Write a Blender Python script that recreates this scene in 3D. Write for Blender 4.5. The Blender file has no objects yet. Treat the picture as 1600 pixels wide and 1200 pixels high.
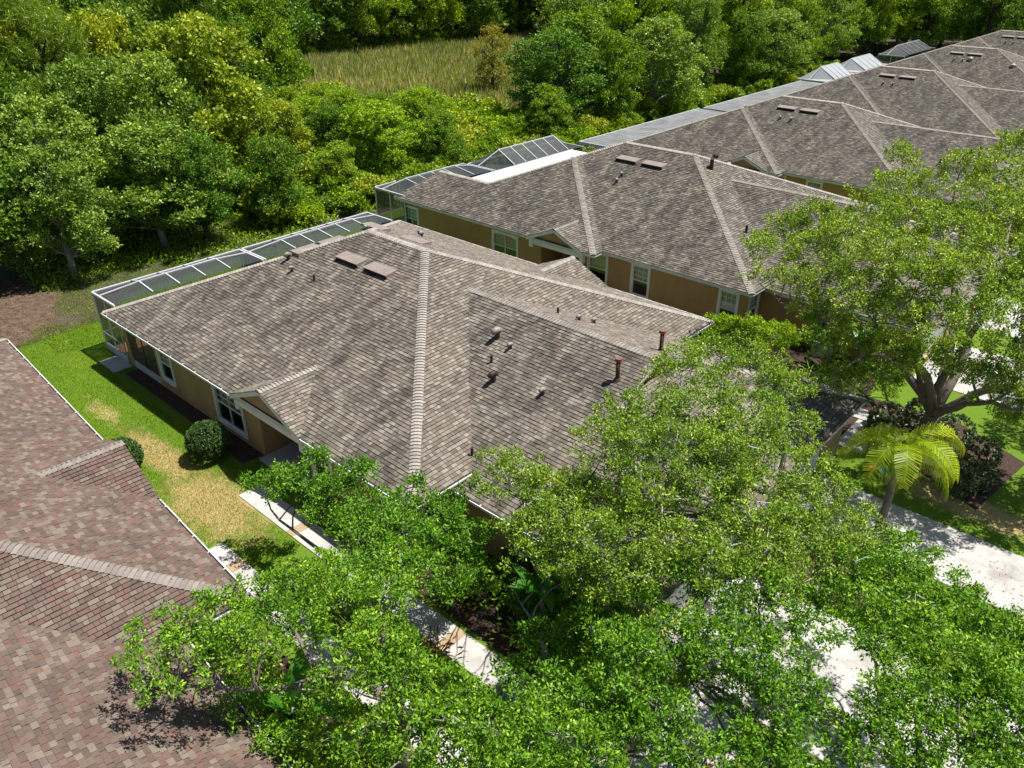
import bpy, math, random
import numpy as np
from mathutils import Vector, Matrix
random.seed(7)
RNG = np.random.default_rng(11)
sc = bpy.context.scene
COL = sc.collection
# ------------------------------------------------------------------ camera, sky, sun, exposure
YAW, PITCH, FPX, ROLL = 2.3072, 0.5123, 1241.8, -0.0019
CAM = Vector((15.2135, -12.2486, 18.0482))
Fv = Vector((math.cos(YAW)*math.cos(PITCH), math.sin(YAW)*math.cos(PITCH), -math.sin(PITCH)))
Rv = Vector((math.sin(YAW), -math.cos(YAW), 0)); Uv = Rv.cross(Fv)
Rv, Uv = Rv*math.cos(ROLL)+Uv*math.sin(ROLL), Uv*math.cos(ROLL)-Rv*math.sin(ROLL)
cd = bpy.data.cameras.new('camera'); cam = bpy.data.objects.new('camera', cd); COL.objects.link(cam)
cd.sensor_width = 36.0; cd.lens = FPX*36/1600; cd.shift_y = -6.1/1600
cd.clip_start = 0.1; cd.clip_end = 2000
cam.matrix_world = Matrix(((Rv.x, Uv.x, -Fv.x, CAM.x), (Rv.y, Uv.y, -Fv.y, CAM.y), (Rv.z, Uv.z, -Fv.z, CAM.z), (0, 0, 0, 1)))
sc.camera = cam
SUN = Vector((0.27, 0.33, 1.0)).normalized()
world = bpy.data.worlds.new('World'); sc.world = world; world.use_nodes = True
wn = world.node_tree; wn.nodes.clear()
sky = wn.nodes.new('ShaderNodeTexSky'); sky.sky_type = 'NISHITA'; sky.sun_disc = False
sky.sun_elevation = math.asin(SUN.z); sky.sun_rotation = math.atan2(SUN.x, SUN.y)
bg = wn.nodes.new('ShaderNodeBackground'); bg.inputs[1].default_value = 0.058
wo = wn.nodes.new('ShaderNodeOutputWorld')
wn.links.new(sky.outputs[0], bg.inputs[0]); wn.links.new(bg.outputs[0], wo.inputs[0])
sl = bpy.data.lights.new('sun', 'SUN'); sl.energy = 5.0; sl.angle = math.radians(0.53); sl.color = (1.0, 0.96, 0.90)
so = bpy.data.objects.new('sun', sl); COL.objects.link(so); so.location = (0, 0, 60)
so.rotation_euler = SUN.to_track_quat('Z', 'Y').to_euler()
sc.view_settings.view_transform = 'Standard'; sc.view_settings.look = 'None'
sc.view_settings.exposure = 0.70; sc.view_settings.gamma = 1.0
sc.view_settings.use_curve_mapping = False
sc.render.engine = 'CYCLES'
sc.cycles.max_bounces = 8; sc.cycles.transparent_max_bounces = 12
try: sc.cycles.use_denoising = True
except Exception: pass

# ------------------------------------------------------------------ materials
def mat(name):
    m = bpy.data.materials.new(name); m.use_nodes = True
    return m, m.node_tree, m.node_tree.nodes['Principled BSDF']
def noise(nt, scale, detail=4, rough=.6, coord='Object', vec=None):
    tc = nt.nodes.new('ShaderNodeTexCoord'); n = nt.nodes.new('ShaderNodeTexNoise')
    n.inputs['Scale'].default_value = scale; n.inputs['Detail'].default_value = detail; n.inputs['Roughness'].default_value = rough
    nt.links.new(vec if vec else tc.outputs[coord], n.inputs['Vector'])
    return n.outputs['Fac']
def ramp(nt, fac, stops, interp='LINEAR'):
    r = nt.nodes.new('ShaderNodeValToRGB'); cr = r.color_ramp; cr.interpolation = interp
    while len(cr.elements) < len(stops): cr.elements.new(.5)
    for e, (p, c) in zip(cr.elements, stops):
        e.position = p; e.color = (*c, 1)
    nt.links.new(fac, r.inputs[0]); return r.outputs[0]
def mix(nt, a, b, fac, mode='MIX'):
    m = nt.nodes.new('ShaderNodeMix'); m.data_type = 'RGBA'; m.blend_type = mode
    for v, i in ((fac, 0), (a, 6), (b, 7)):
        if isinstance(v, (int, float)): m.inputs[i].default_value = v
        elif isinstance(v, tuple): m.inputs[i].default_value = (*v, 1)
        else: nt.links.new(v, m.inputs[i])
    return m.outputs[2]
def bump(nt, b, h, strength=.3, dist=.01):
    n = nt.nodes.new('ShaderNodeBump'); n.inputs['Strength'].default_value = strength; n.inputs['Distance'].default_value = dist
    nt.links.new(h, n.inputs['Height']); nt.links.new(n.outputs[0], b.inputs['Normal'])
def simple(name, c, rough=.7, var=.15, scale=3, spec=.4, metal=0, bscale=None, bs=.3):
    m, nt, b = mat(name)
    lo = tuple(x*(1-var) for x in c); hi = tuple(min(1, x*(1+var)) for x in c)
    nt.links.new(ramp(nt, noise(nt, scale, 6), [(.3, lo), (.7, hi)]), b.inputs['Base Color'])
    b.inputs['Roughness'].default_value = rough; b.inputs['Metallic'].default_value = metal
    b.inputs['Specular IOR Level'].default_value = spec
    if bscale: bump(nt, b, noise(nt, bscale, 4), bs)
    return m
def shingle_mat(name, pal, stain=.55, gray=1.0):
    m, nt, b = mat(name)
    at = nt.nodes.new('ShaderNodeAttribute'); at.attribute_name = 'tone'
    stops = [(i/len(pal), c) for i, c in enumerate(pal)]
    col = ramp(nt, at.outputs['Fac'], stops, 'CONSTANT')
    gr = noise(nt, 90, 3)
    col = mix(nt, col, ramp(nt, gr, [(.25, (.72, .72, .72)), (.75, (1.25, 1.25, 1.25))]), 1.0, 'MULTIPLY')
    geo = nt.nodes.new('ShaderNodeNewGeometry')
    mp = nt.nodes.new('ShaderNodeMapping'); mp.inputs['Scale'].default_value = (1.5, .55, .8)
    nt.links.new(geo.outputs['Position'], mp.inputs[0])
    st = noise(nt, .9, 7, .72, vec=mp.outputs[0])
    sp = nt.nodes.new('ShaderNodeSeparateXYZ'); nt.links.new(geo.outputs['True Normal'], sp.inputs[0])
    near_mask = nt.nodes.new('ShaderNodeMapRange'); near_mask.inputs[1].default_value = -.30; near_mask.inputs[2].default_value = -.05; near_mask.inputs[3].default_value = 1; near_mask.inputs[4].default_value = 0
    nt.links.new(sp.outputs[1], near_mask.inputs[0])
    light = ramp(nt, st, [(.33, (.78,)*3), (.62, (1.12, 1.08, 1.05))]); heavy = ramp(nt, st, [(.40, (stain,)*3), (.60, (1.06, 1.04, 1.01))])   # darker blotches on the slopes facing the near side
    col = mix(nt, col, mix(nt, light, heavy, near_mask.outputs[0]), 1.0, 'MULTIPLY')
    nt.links.new(col, b.inputs['Base Color'])
    b.inputs['Roughness'].default_value = .85; b.inputs['Specular IOR Level'].default_value = .3
    bump(nt, b, gr, .5, .004)
    return m
M = {}
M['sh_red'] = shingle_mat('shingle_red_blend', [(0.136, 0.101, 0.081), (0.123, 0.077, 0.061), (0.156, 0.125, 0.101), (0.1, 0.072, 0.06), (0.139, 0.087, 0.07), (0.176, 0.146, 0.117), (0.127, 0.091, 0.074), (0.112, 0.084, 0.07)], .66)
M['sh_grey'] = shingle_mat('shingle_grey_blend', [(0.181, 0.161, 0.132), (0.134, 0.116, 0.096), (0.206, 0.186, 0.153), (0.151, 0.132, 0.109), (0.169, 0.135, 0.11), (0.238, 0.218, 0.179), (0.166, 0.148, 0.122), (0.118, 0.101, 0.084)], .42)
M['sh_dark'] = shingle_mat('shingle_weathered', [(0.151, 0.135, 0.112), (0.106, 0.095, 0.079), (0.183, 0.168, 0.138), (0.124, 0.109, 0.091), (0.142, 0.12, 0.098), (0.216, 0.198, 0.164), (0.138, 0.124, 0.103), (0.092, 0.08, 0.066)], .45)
def cap_mat(name, c):
    m, nt, b = mat(name)
    at = nt.nodes.new('ShaderNodeAttribute'); at.attribute_name = 'tone'
    col = ramp(nt, at.outputs['Fac'], [(0, tuple(x*.8 for x in c)), (1, tuple(x*1.15 for x in c))])
    col = mix(nt, col, ramp(nt, noise(nt, 60, 3), [(.3, (.75,)*3), (.7, (1.2,)*3)]), 1.0, 'MULTIPLY')
    nt.links.new(col, b.inputs['Base Color']); b.inputs['Roughness'].default_value = .85
    return m
M['cap_red'] = cap_mat('cap_shingle_red', (.24, .205, .18)); M['cap_grey'] = cap_mat('cap_shingle_grey', (.30, .27, .235))
M['cap_dark'] = cap_mat('cap_shingle_weathered', (.31, .28, .24))
for _k, _m in (('sh_red', .035), ('sh_grey', .03), ('sh_dark', .026)):
    for _n in M[_k].node_tree.nodes:
        if _n.type == 'VALTORGB' and _n.color_ramp.interpolation == 'CONSTANT':
            e = _n.color_ramp.elements.new(.97); e.color = (_m*1.1, _m, _m*.95, 1)   # cut edges of the shingles show the black asphalt core
M['deck'] = simple('roof_deck', (.06, .05, .045), .9)
M['stucco'] = simple('tan_stucco', (.40, .275, .145), .9, .08, 1.2, .2, bscale=60, bs=.5)
M['stucco_o'] = simple('ochre_stucco', (.43, .265, .12), .9, .08, 1.2, .2, bscale=60, bs=.5)
for _k in ('stucco', 'stucco_o'):
    nt = M[_k].node_tree; b = nt.nodes['Principled BSDF']; src_ = b.inputs['Base Color'].links[0].from_socket
    tc = nt.nodes.new('ShaderNodeNewGeometry'); mp = nt.nodes.new('ShaderNodeMapping'); mp.inputs['Scale'].default_value = (1.2, 1.2, .45); nt.links.new(tc.outputs['Position'], mp.inputs[0])
    nt.links.new(mix(nt, src_, ramp(nt, noise(nt, 1.0, 6, .7, vec=mp.outputs[0]), [(.3, (.86, .855, .84)), (.6, (1.02,)*3)]), 1.0, 'MULTIPLY'), b.inputs['Base Color'])   # rain streaks
M['trim'] = simple('white_trim', (.74, .73, .70), .5, .1, 2)
M['fascia'] = simple('weathered_fascia', (.62, .61, .59), .6, .2, 1.5)
M['gutter'] = simple('gutter_aluminium', (.68, .68, .66), .35, .1, 2)
M['gutter_in'] = simple('dark_trough', (.05, .04, .03), .95, .4, 12)
M['frame'] = simple('white_frame', (.72, .73, .72), .4, .05, 2)
M['alu'] = simple('white_aluminium', (.55, .56, .57), .35, .05, 3)
M['door'] = simple('red_door', (.10, .018, .012), .5, .2, 3)
M['dark'] = simple('dark_interior', (.02, .02, .02), .9)
M['curtain'] = simple('curtain', (.78, .80, .78), .9, .15, 9)
M['vent'] = simple('brown_vent', (.23, .19, .165), .55, .15, 3, bscale=20)
M['vent_dark'] = simple('dark_vent', (.035, .022, .02), .6)
M['vent_white'] = simple('white_vent', (.26, .24, .22), .5, .2, 10)
M['rust'] = simple('rusty_pipe', (.085, .035, .026), .7, .3, 8)
M['rustcap'] = simple('rusty_cap', (.20, .085, .06), .7, .25, 8)
M['pan'] = simple('white_pan_roof', (.66, .67, .66), .45, .06, 1)
M['pan_grey'] = simple('aged_pan_roof', (.17, .175, .175), .6, .3, .7)
M['down'] = simple('brown_downspout', (.06, .035, .022), .6)
M['terra'] = simple('terracotta_floor', (.34, .15, .085), .7, .2, 3)
M['ac'] = simple('ac_casing', (.55, .55, .52), .5)
M['teal'] = simple('teal_glaze', (.03, .22, .22), .3); M['orange'] = simple('orange_clay', (.5, .12, .04), .6)
def concrete(name, c, tan=False):
    m, nt, b = mat(name)
    col = ramp(nt, noise(nt, 1.1, 8, .65), [(.3, tuple(x*.84 for x in c)), (.7, c)])
    col = mix(nt, col, ramp(nt, noise(nt, 45, 3), [(.3, (.85,)*3), (.7, (1.08,)*3)]), 1.0, 'MULTIPLY')
    col = mix(nt, col, ramp(nt, noise(nt, .45, 6, .75), [(.34, (.66, .64, .60)), (.52, (1, 1, 1))]), 1.0, 'MULTIPLY')
    nt.links.new(col, b.inputs['Base Color']); b.inputs['Roughness'].default_value = .9; bump(nt, b, noise(nt, 60), .3)
    return m
M['conc'] = concrete('concrete', (.47, .455, .43)); M['conc_tan'] = concrete('tan_concrete', (.38, .28, .17))
M['asphalt'] = concrete('asphalt', (.07, .07, .072))
def glass(name):
    m, nt, b = mat(name); out = nt.nodes['Material Output']
    t = nt.nodes.new('ShaderNodeBsdfTransparent'); t.inputs[0].default_value = (.85, .88, .9, 1)
    g = nt.nodes.new('ShaderNodeBsdfGlossy'); g.inputs['Roughness'].default_value = .03
    fr = nt.nodes.new('ShaderNodeFresnel'); fr.inputs[0].default_value = 1.7
    mx = nt.nodes.new('ShaderNodeMixShader')
    nt.links.new(fr.outputs[0], mx.inputs[0]); nt.links.new(t.outputs[0], mx.inputs[1]); nt.links.new(g.outputs[0], mx.inputs[2])
    nt.links.new(mx.outputs[0], out.inputs[0]); return m
M['glass'] = glass('window_glass')
def screen(name, a, c=(.05, .055, .06)):
    m, nt, b = mat(name); out = nt.nodes['Material Output']
    t = nt.nodes.new('ShaderNodeBsdfTransparent')
    b.inputs['Base Color'].default_value = (*c, 1); b.inputs['Roughness'].default_value = .5; b.inputs['Specular IOR Level'].default_value = .6
    lw = nt.nodes.new('ShaderNodeLayerWeight'); lw.inputs[0].default_value = .35
    mr = nt.nodes.new('ShaderNodeMapRange'); mr.inputs[3].default_value = a; mr.inputs[4].default_value = min(1, a+.3)
    nt.links.new(lw.outputs['Facing'], mr.inputs[0])
    mx = nt.nodes.new('ShaderNodeMixShader')
    nt.links.new(mr.outputs[0], mx.inputs[0]); nt.links.new(t.outputs[0], mx.inputs[1]); nt.links.new(b.outputs[0], mx.inputs[2])
    nt.links.new(mx.outputs[0], out.inputs[0]); return m
M['screen'] = screen('insect_screen', .5, (.04, .045, .05)); M['screen_light'] = screen('pale_screen', .5, (.42, .44, .46))
def leafm(name, c1, c2, c3=None, trans=.35, rough=.42, spec=.45, big=.35):
    """c1 c2 hue range per leaf (random per island); slow noise shifts whole clumps"""
    m, nt, b = mat(name); out = nt.nodes['Material Output']
    geo = nt.nodes.new('ShaderNodeNewGeometry')
    st = [(0, c1), (.8, c2)] + ([(1, c3)] if c3 else [])
    col = ramp(nt, geo.outputs['Random Per Island'], st)
    nz = noise(nt, big, 3, .6)
    col = mix(nt, col, ramp(nt, nz, [(.3, (.62, .72, .6)), (.7, (1.3, 1.18, 1.0))]), 1.0, 'MULTIPLY')
    oi = nt.nodes.new('ShaderNodeObjectInfo')
    col = mix(nt, col, ramp(nt, oi.outputs['Random'], [(0, (.82, .90, .88)), (1, (1.2, 1.1, 1.0))]), 1.0, 'MULTIPLY')
    nt.links.new(col, b.inputs['Base Color']); b.inputs['Roughness'].default_value = rough; b.inputs['Specular IOR Level'].default_value = spec
    tr = nt.nodes.new('ShaderNodeBsdfTranslucent')
    tcol = mix(nt, col, (1.35, 1.25, .35), 1.0, 'MULTIPLY'); nt.links.new(tcol, tr.inputs[0])
    mx = nt.nodes.new('ShaderNodeMixShader'); mx.inputs[0].default_value = trans
    nt.links.new(b.outputs[0], mx.inputs[1]); nt.links.new(tr.outputs[0], mx.inputs[2]); nt.links.new(mx.outputs[0], out.inputs[0])
    return m
L = {}
L['oak'] = leafm('oak_leaf', (.04, .12, .008), (.17, .37, .016), (.36, .54, .05), .26, .5, .3, .9)
L['oak_pale'] = leafm('pale_oak_leaf', (.07, .15, .015), (.25, .41, .03), (.50, .62, .14), .26, .5, .3, .9)
L['ever'] = leafm('evergreen_leaf', (.035, .10, .008), (.15, .30, .018), (.32, .50, .06), .28, .5, .3)
L['fgrey'] = leafm('grey_green_leaf', (.08, .15, .025), (.22, .38, .05), (.44, .60, .18), .30, .5, .3)
L['fmid'] = leafm('mid_green_leaf', (.065, .15, .008), (.25, .41, .016), (.46, .60, .06), .30, .5, .3)
L['fyel'] = leafm('yellow_green_leaf', (.14, .22, .012), (.40, .48, .03), (.68, .68, .14), .3, .5, .3)
L['fbright'] = leafm('bright_green_leaf', (.11, .23, .006), (.32, .50, .014), (.54, .68, .05), .34, .5, .3)
L['gold'] = leafm('golden_leaf', (.18, .20, .02), (.34, .32, .03), (.50, .38, .07))
L['pine'] = leafm('pine_needle', (.07, .16, .01), (.17, .29, .02), (.28, .38, .05), .3)
L['shrub'] = leafm('clipped_shrub_leaf', (.025, .065, .012), (.07, .15, .025), (.26, .36, .16), .15, .4)
L['hedge'] = leafm('variegated_leaf', (.05, .08, .04), (.15, .20, .10), (.46, .48, .34), .2)
L['palm'] = leafm('palm_leaf', (.30, .44, .015), (.50, .62, .02), (.68, .72, .06), .4)
L['banana'] = leafm('banana_leaf', (.045, .17, .012), (.08, .26, .02), None, .35, .35)
L['brown'] = leafm('dead_leaf', (.12, .05, .03), (.22, .10, .06), (.30, .17, .12), .15, .8)
L['weed'] = leafm('weed_leaf', (.10, .23, .01), (.24, .38, .015), (.36, .46, .03), .42)
L['reed'] = leafm('reed_blade', (.12, .24, .05), (.32, .34, .22), (.72, .66, .60), .45, .6, .2, .06)
def barkm(name, c):
    m, nt, b = mat(name)
    nt.links.new(ramp(nt, noise(nt, 6, 8, .7), [(.3, tuple(x*.5 for x in c)), (.68, c)]), b.inputs['Base Color'])
    b.inputs['Roughness'].default_value = .95; bump(nt, b, noise(nt, 18, 6, .7), .8, .03); return m
M['bark'] = barkm('oak_bark', (.22, .18, .15)); M['bark_dark'] = barkm('dark_bark', (.085, .07, .06)); M['bark_grey'] = barkm('grey_bark', (.36, .33, .31))
M['twig'] = barkm('pale_twig', (.50, .46, .43)); M['mulch'] = simple('mulch', (.045, .026, .018), .95, .5, 14, bscale=22, bs=1)
def lawn_mat():
    m, nt, b = mat('lawn_turf')
    geo = nt.nodes.new('ShaderNodeNewGeometry')
    n1 = noise(nt, 1.6, 8, .7, vec=geo.outputs['Position']); n2 = noise(nt, 26, 4, .7, vec=geo.outputs['Position'])
    green = ramp(nt, n2, [(.25, (.055, .125, .010)), (.75, (.155, .25, .018))])
    dry = ramp(nt, n2, [(.25, (.23, .20, .06)), (.75, (.50, .38, .18))])
    sep = nt.nodes.new('ShaderNodeSeparateXYZ'); nt.links.new(geo.outputs['Position'], sep.inputs[0])
    def spot(cx, cy, rx, ry):
        def mth(op, a, bb=None):
            x = nt.nodes.new('ShaderNodeMath'); x.operation = op
            for i, v in enumerate((a, bb)):
                if v is None: continue
                if isinstance(v, (int, float)): x.inputs[i].default_value = v
                else: nt.links.new(v, x.inputs[i])
            return x.outputs[0]
        dx = mth('MULTIPLY', mth('SUBTRACT', sep.outputs[0], cx), 1/rx); dy = mth('MULTIPLY', mth('SUBTRACT', sep.outputs[1], cy), 1/ry)
        return mth('SUBTRACT', 1.0, mth('SQRT', mth('ADD', mth('MULTIPLY', dx, dx), mth('MULTIPLY', dy, dy)))), mth
    s1, mth = spot(-8.2, -2.5, 3.4, 1.7); s2, _ = spot(-12.6, -2.3, 3.6, .8); s3, _ = spot(-17.6, -2.4, 2.2, .6); s4, _ = spot(12.6, 15.6, 4, 1.0)
    d = mth('MAXIMUM', mth('MAXIMUM', s1, mth('MULTIPLY', s4, 1.0)), mth('MAXIMUM', s2, mth('SUBTRACT', s3, .15)))
    d = mth('ADD', mth('MULTIPLY', d, 1.5), mth('MULTIPLY', mth('SUBTRACT', n1, .5), 2.6))
    fac = nt.nodes.new('ShaderNodeMapRange'); fac.inputs[1].default_value = .05; fac.inputs[2].default_value = .85
    nt.links.new(d, fac.inputs[0])
    nt.links.new(mix(nt, green, dry, fac.outputs[0]), b.inputs['Base Color'])
    b.inputs['Roughness'].default_value = .9; b.inputs['Specular IOR Level'].default_value = .15; bump(nt, b, n2, .9, .04)
    return m
M['lawn'] = lawn_mat()
M['soil'] = simple('forest_floor', (.060, .055, .028), .95, .5, .5, bscale=6, bs=1)
M['dirt'] = simple('bare_dirt', (.105, .075, .052), .95, .5, 2.5, .1, bscale=9, bs=.8)

# ------------------------------------------------------------------ mesh helpers
def nolink(name, verts, faces, m=None, tones=None, smooth=False):
    me = bpy.data.meshes.new(name); me.from_pydata([tuple(v) for v in verts], [], faces); 
    if m: me.materials.append(m)
    if tones is not None:
        a = me.attributes.new('tone', 'FLOAT', 'FACE'); a.data.foreach_set('value', np.asarray(tones, dtype=np.float32))
    if smooth: me.polygons.foreach_set('use_smooth', [True]*len(me.polygons))
    me.update(); return me
def link(name, me, parent=None, loc=None):
    o = bpy.data.objects.new(name, me); COL.objects.link(o); o.parent = parent
    if loc is not None: o.location = loc
    return o
class MB:
    def __init__(s): s.v = []; s.f = []
    def poly(s, pts):
        n = len(s.v); s.v += [tuple(p) for p in pts]; s.f.append(tuple(range(n, n+len(pts)))); return s
    def box(s, a, b):
        x0, y0, z0 = a; x1, y1, z1 = b; n = len(s.v)
        s.v += [(x, y, z) for z in (z0, z1) for x, y in ((x0, y0), (x1, y0), (x1, y1), (x0, y1))]
        s.f += [tuple(n+i for i in q) for q in ((3, 2, 1, 0), (4, 5, 6, 7), (0, 1, 5, 4), (1, 2, 6, 5), (2, 3, 7, 6), (3, 0, 4, 7))]; return s
    def beam(s, p, q, w, h=None):
        """rectangular bar from p to q"""
        p, q = Vector(p), Vector(q); d = (q-p).normalized(); h = h or w
        u = d.cross(Vector((0, 0, 1)));  u = u.normalized() if u.length > 1e-4 else Vector((1, 0, 0))
        t = u.cross(d).normalized(); n = len(s.v)
        for c in (p, q): s.v += [tuple(c+u*a*w/2+t*b*h/2) for a, b in ((-1, -1), (1, -1), (1, 1), (-1, 1))]
        s.f += [tuple(n+i for i in g) for g in ((3, 2, 1, 0), (4, 5, 6, 7), (0, 1, 5, 4), (1, 2, 6, 5), (2, 3, 7, 6), (3, 0, 4, 7))]; return s
    def tube(s, pts, rad, k=8, cap=True):
        pts = [Vector(p) for p in pts]; rings = []
        for i, p in enumerate(pts):
            d = (pts[min(i+1, len(pts)-1)]-pts[max(i-1, 0)]).normalized()
            u = d.cross(Vector((0.13, 0.2, 1))); u = u.normalized() if u.length > 1e-3 else Vector((1, 0, 0)); t = d.cross(u)
            r = rad[i] if isinstance(rad, (list, tuple)) else rad; n = len(s.v)
            s.v += [tuple(p+(u*math.cos(2*math.pi*j/k)+t*math.sin(2*math.pi*j/k))*r) for j in range(k)]; rings.append(n)
        for a, b in zip(rings, rings[1:]):
            s.f += [(a+j, a+(j+1) % k, b+(j+1) % k, b+j) for j in range(k)]
        if cap: s.f += [tuple(rings[0]+j for j in reversed(range(k))), tuple(rings[-1]+j for j in range(k))]
        return s
    def build(s, name, m, parent=None, smooth=False):
        return link(name, nolink(name, s.v, s.f, m, smooth=smooth), parent)
def thing(name, label, cat, loc=(0, 0, 0), rz=0, group=None):
    o = bpy.data.objects.new(name, None); COL.objects.link(o); o.location = loc; o.rotation_euler = (0, 0, rz)
    o['label'] = label; o['category'] = cat
    if group: o['group'] = group
    return o
def tag(o, label=None, cat=None, group=None, kind=None):
    for k, v in (('label', label), ('category', cat), ('group', group), ('kind', kind)):
        if v: o[k] = v
    return o
def copy_tree(o, parent=None):
    c = o.copy(); COL.objects.link(c); c.parent = parent
    for ch in list(CH.get(o.name, [])): copy_tree(ch, c)
    return c
CH = {}
def reg_children(root):
    for o in [root]+list(root.children_recursive):
        CH[o.name] = list(o.children)

# ------------------------------------------------------------------ roofs made of shingle courses
S = 0.4055
EXPO = 0.146
WIDTHS = [.14, .18, .22, .27]
GX, GY = .005, .011
def clip_convex(poly, a, b):
    out = []; n = len(poly)
    for i in range(n):
        p, q = poly[i], poly[(i+1) % n]
        sp = (b[0]-a[0])*(p[1]-a[1])-(b[1]-a[1])*(p[0]-a[0]); sq = (b[0]-a[0])*(q[1]-a[1])-(b[1]-a[1])*(q[0]-a[0])
        if sp >= 0: out.append(p)
        if (sp >= 0) != (sq >= 0):
            t = sp/(sp-sq); out.append((p[0]+(q[0]-p[0])*t, p[1]+(q[1]-p[1])*t))
    return out
def tab_faces(pts, v0, th, th2=.003):
    """pts: polygon in (u,v); returns local verts (u,v,w) and faces; lower edge raised by th"""
    n = len(pts); vs = []
    for (u, v) in pts:
        w = th + (th2-th)*(v-v0)/EXPO; vs.append((u, v, w))
    for (u, v) in pts: vs.append((u, v, -.01))
    fs = [tuple(range(n))]; 
    for i in range(n):
        j = (i+1) % n
        if (pts[i][1]+pts[j][1])/2 < v0+EXPO*.85: fs.append((i, i+n, j+n, j))
    return vs, fs
TABMESH = {}
def shingle_plane(acc, poly3, skip=None, pick=None, overhang=0.03, over_eave=0.03):
    """poly3: planar polygon, first edge p0->p1 is (horizontal) eave. acc: dict verts, faces, tones; pick: list collecting big tabs"""
    P = [Vector(p) for p in poly3]; u = (P[1]-P[0]).normalized()
    nrm = (P[1]-P[0]).cross(P[2]-P[0]).normalized()
    if nrm.z < 0: nrm = -nrm
    v = nrm.cross(u).normalized()
    if v.z < 0: v = -v
    o = P[0]; poly = [((p-o).dot(u), (p-o).dot(v)) for p in P]
    A = sum(poly[i][0]*poly[(i+1) % len(poly)][1]-poly[(i+1) % len(poly)][0]*poly[i][1] for i in range(len(poly)))
    vmax = max(p[1] for p in poly); vv = -over_eave; V, Fc, T = acc['v'], acc['f'], acc['t']
    poly_e = [(a, b-over_eave if b < 1e-4 else b) for a, b in poly]
    while vv < vmax:
        ts = []
        for i in range(len(poly_e)):
            p, q = poly_e[i], poly_e[(i+1) % len(poly_e)]
            for y in (vv, vv+EXPO):
                if (p[1]-y)*(q[1]-y) <= 0 and abs(p[1]-q[1]) > 1e-9: ts.append(p[0]+(q[0]-p[0])*(y-p[1])/(q[1]-p[1]))
            if vv <= p[1] <= vv+EXPO: ts.append(p[0])
        if not ts: vv += EXPO; continue
        x = min(ts)-random.random()*.2; xe = max(ts)
        while x < xe:
            w = random.choice(WIDTHS); x1 = x+w; y1 = vv+EXPO
            sub = poly_e
            xa, xb_, yt_ = x+GX, x1-GX, y1-GY
            for a, b in (((xa, vv), (xb_, vv)), ((xb_, vv), (xb_, yt_)), ((xb_, yt_), (xa, yt_)), ((xa, yt_), (xa, vv))):
                sub = clip_convex(sub, a, b)
                if len(sub) < 3: break
            if len(sub) >= 3:
                cx = sum(p[0] for p in sub)/len(sub); cy = sum(p[1] for p in sub)/len(sub)
                c = o+u*cx+v*cy
                if not (skip and skip(c)):
                    tone = (random.randrange(8)+.5)/8; th = random.choice((.018, .024, .032))
                    full = len(sub) == 4 and abs(abs(sum(sub[i][0]*sub[(i+1) % 4][1]-sub[(i+1) % 4][0]*sub[i][1] for i in range(4)))/2-(w-2*GX)*(EXPO-GY)) < 1e-5
                    if A < 0: sub = sub[::-1]
                    if full and pick is not None: pick.append((c, w, tone, th, o+u*x+v*vv, u, v, nrm, sub, vv))
                    else: emit(acc, sub, vv, th, tone, o, u, v, nrm)
            x = x1
        vv += EXPO
def emit(acc, sub, vv, th, tone, o, u, v, nrm):
    V, Fc, T = acc['v'], acc['f'], acc['t']
    vs, fs = tab_faces(sub, vv, th); n = len(V)
    for a, b, c in vs: 
        p = o+u*a+v*b+nrm*c; V.append((p.x, p.y, p.z))
    for j, f in enumerate(fs): Fc.append(tuple(n+i for i in f)); T.append(tone if j == 0 else .99)
def tab_mesh(w, tone, th, m):
    k = (w, round(tone, 3), th, m.name)
    if k not in TABMESH:
        vs, fs = tab_faces([(GX, 0), (w-GX, 0), (w-GX, EXPO-GY), (GX, EXPO-GY)], 0, th)
        TABMESH[k] = nolink('shingle', vs, fs, m, [tone]+[.99]*(len(fs)-1))
    return TABMESH[k]
def caps(acc, p, q, n1, n2, roof, m, as_obj, half=.19, step=.145):
    """ridge/hip caps from p (low) to q (high); n1,n2: normals of the two planes"""
    p, q = Vector(p), Vector(q); d = (q-p).normalized(); Lh = (q-p).length
    s1 = d.cross(Vector(n1)).normalized(); s2 = d.cross(Vector(n2)).normalized()
    if s1.z > 0: s1 = -s1
    if s2.z > 0: s2 = -s2
    if s1.dot(s2) > .5: s2 = -s2
    up = (Vector(n1).normalized()+Vector(n2).normalized()).normalized()
    def verts(base):
        a = base+up*.055; b = base+d*step+up*.018; out = []
        for c, t in ((a, 0), (b, 0)): out += [c+s1*half, c+s1*half*.33+up*.008, c+s2*half*.33+up*.008, c+s2*half]
        out += [base+s1*half+up*.0, base+s2*half+up*.0]
        return out
    F = [(0, 4, 5, 1), (1, 5, 6, 2), (2, 6, 7, 3), (8, 0, 1, 2, 3, 9)]
    k = 0
    if as_obj:
        ms = [nolink('ridge_cap', verts(Vector((0, 0, 0))), F, m, [t]*4) for t in (.1, .4, .65, .9)]
    while k*step < Lh:
        b = p+d*(k*step)
        if as_obj: link('ridge_cap', random.choice(ms), roof, b)
        else:
            n = len(acc['v']); acc['v'] += [tuple(x) for x in verts(b)]; acc['f'] += [tuple(n+i for i in f) for f in F]; acc['t'] += [random.random()]*4
        k += 1

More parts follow.
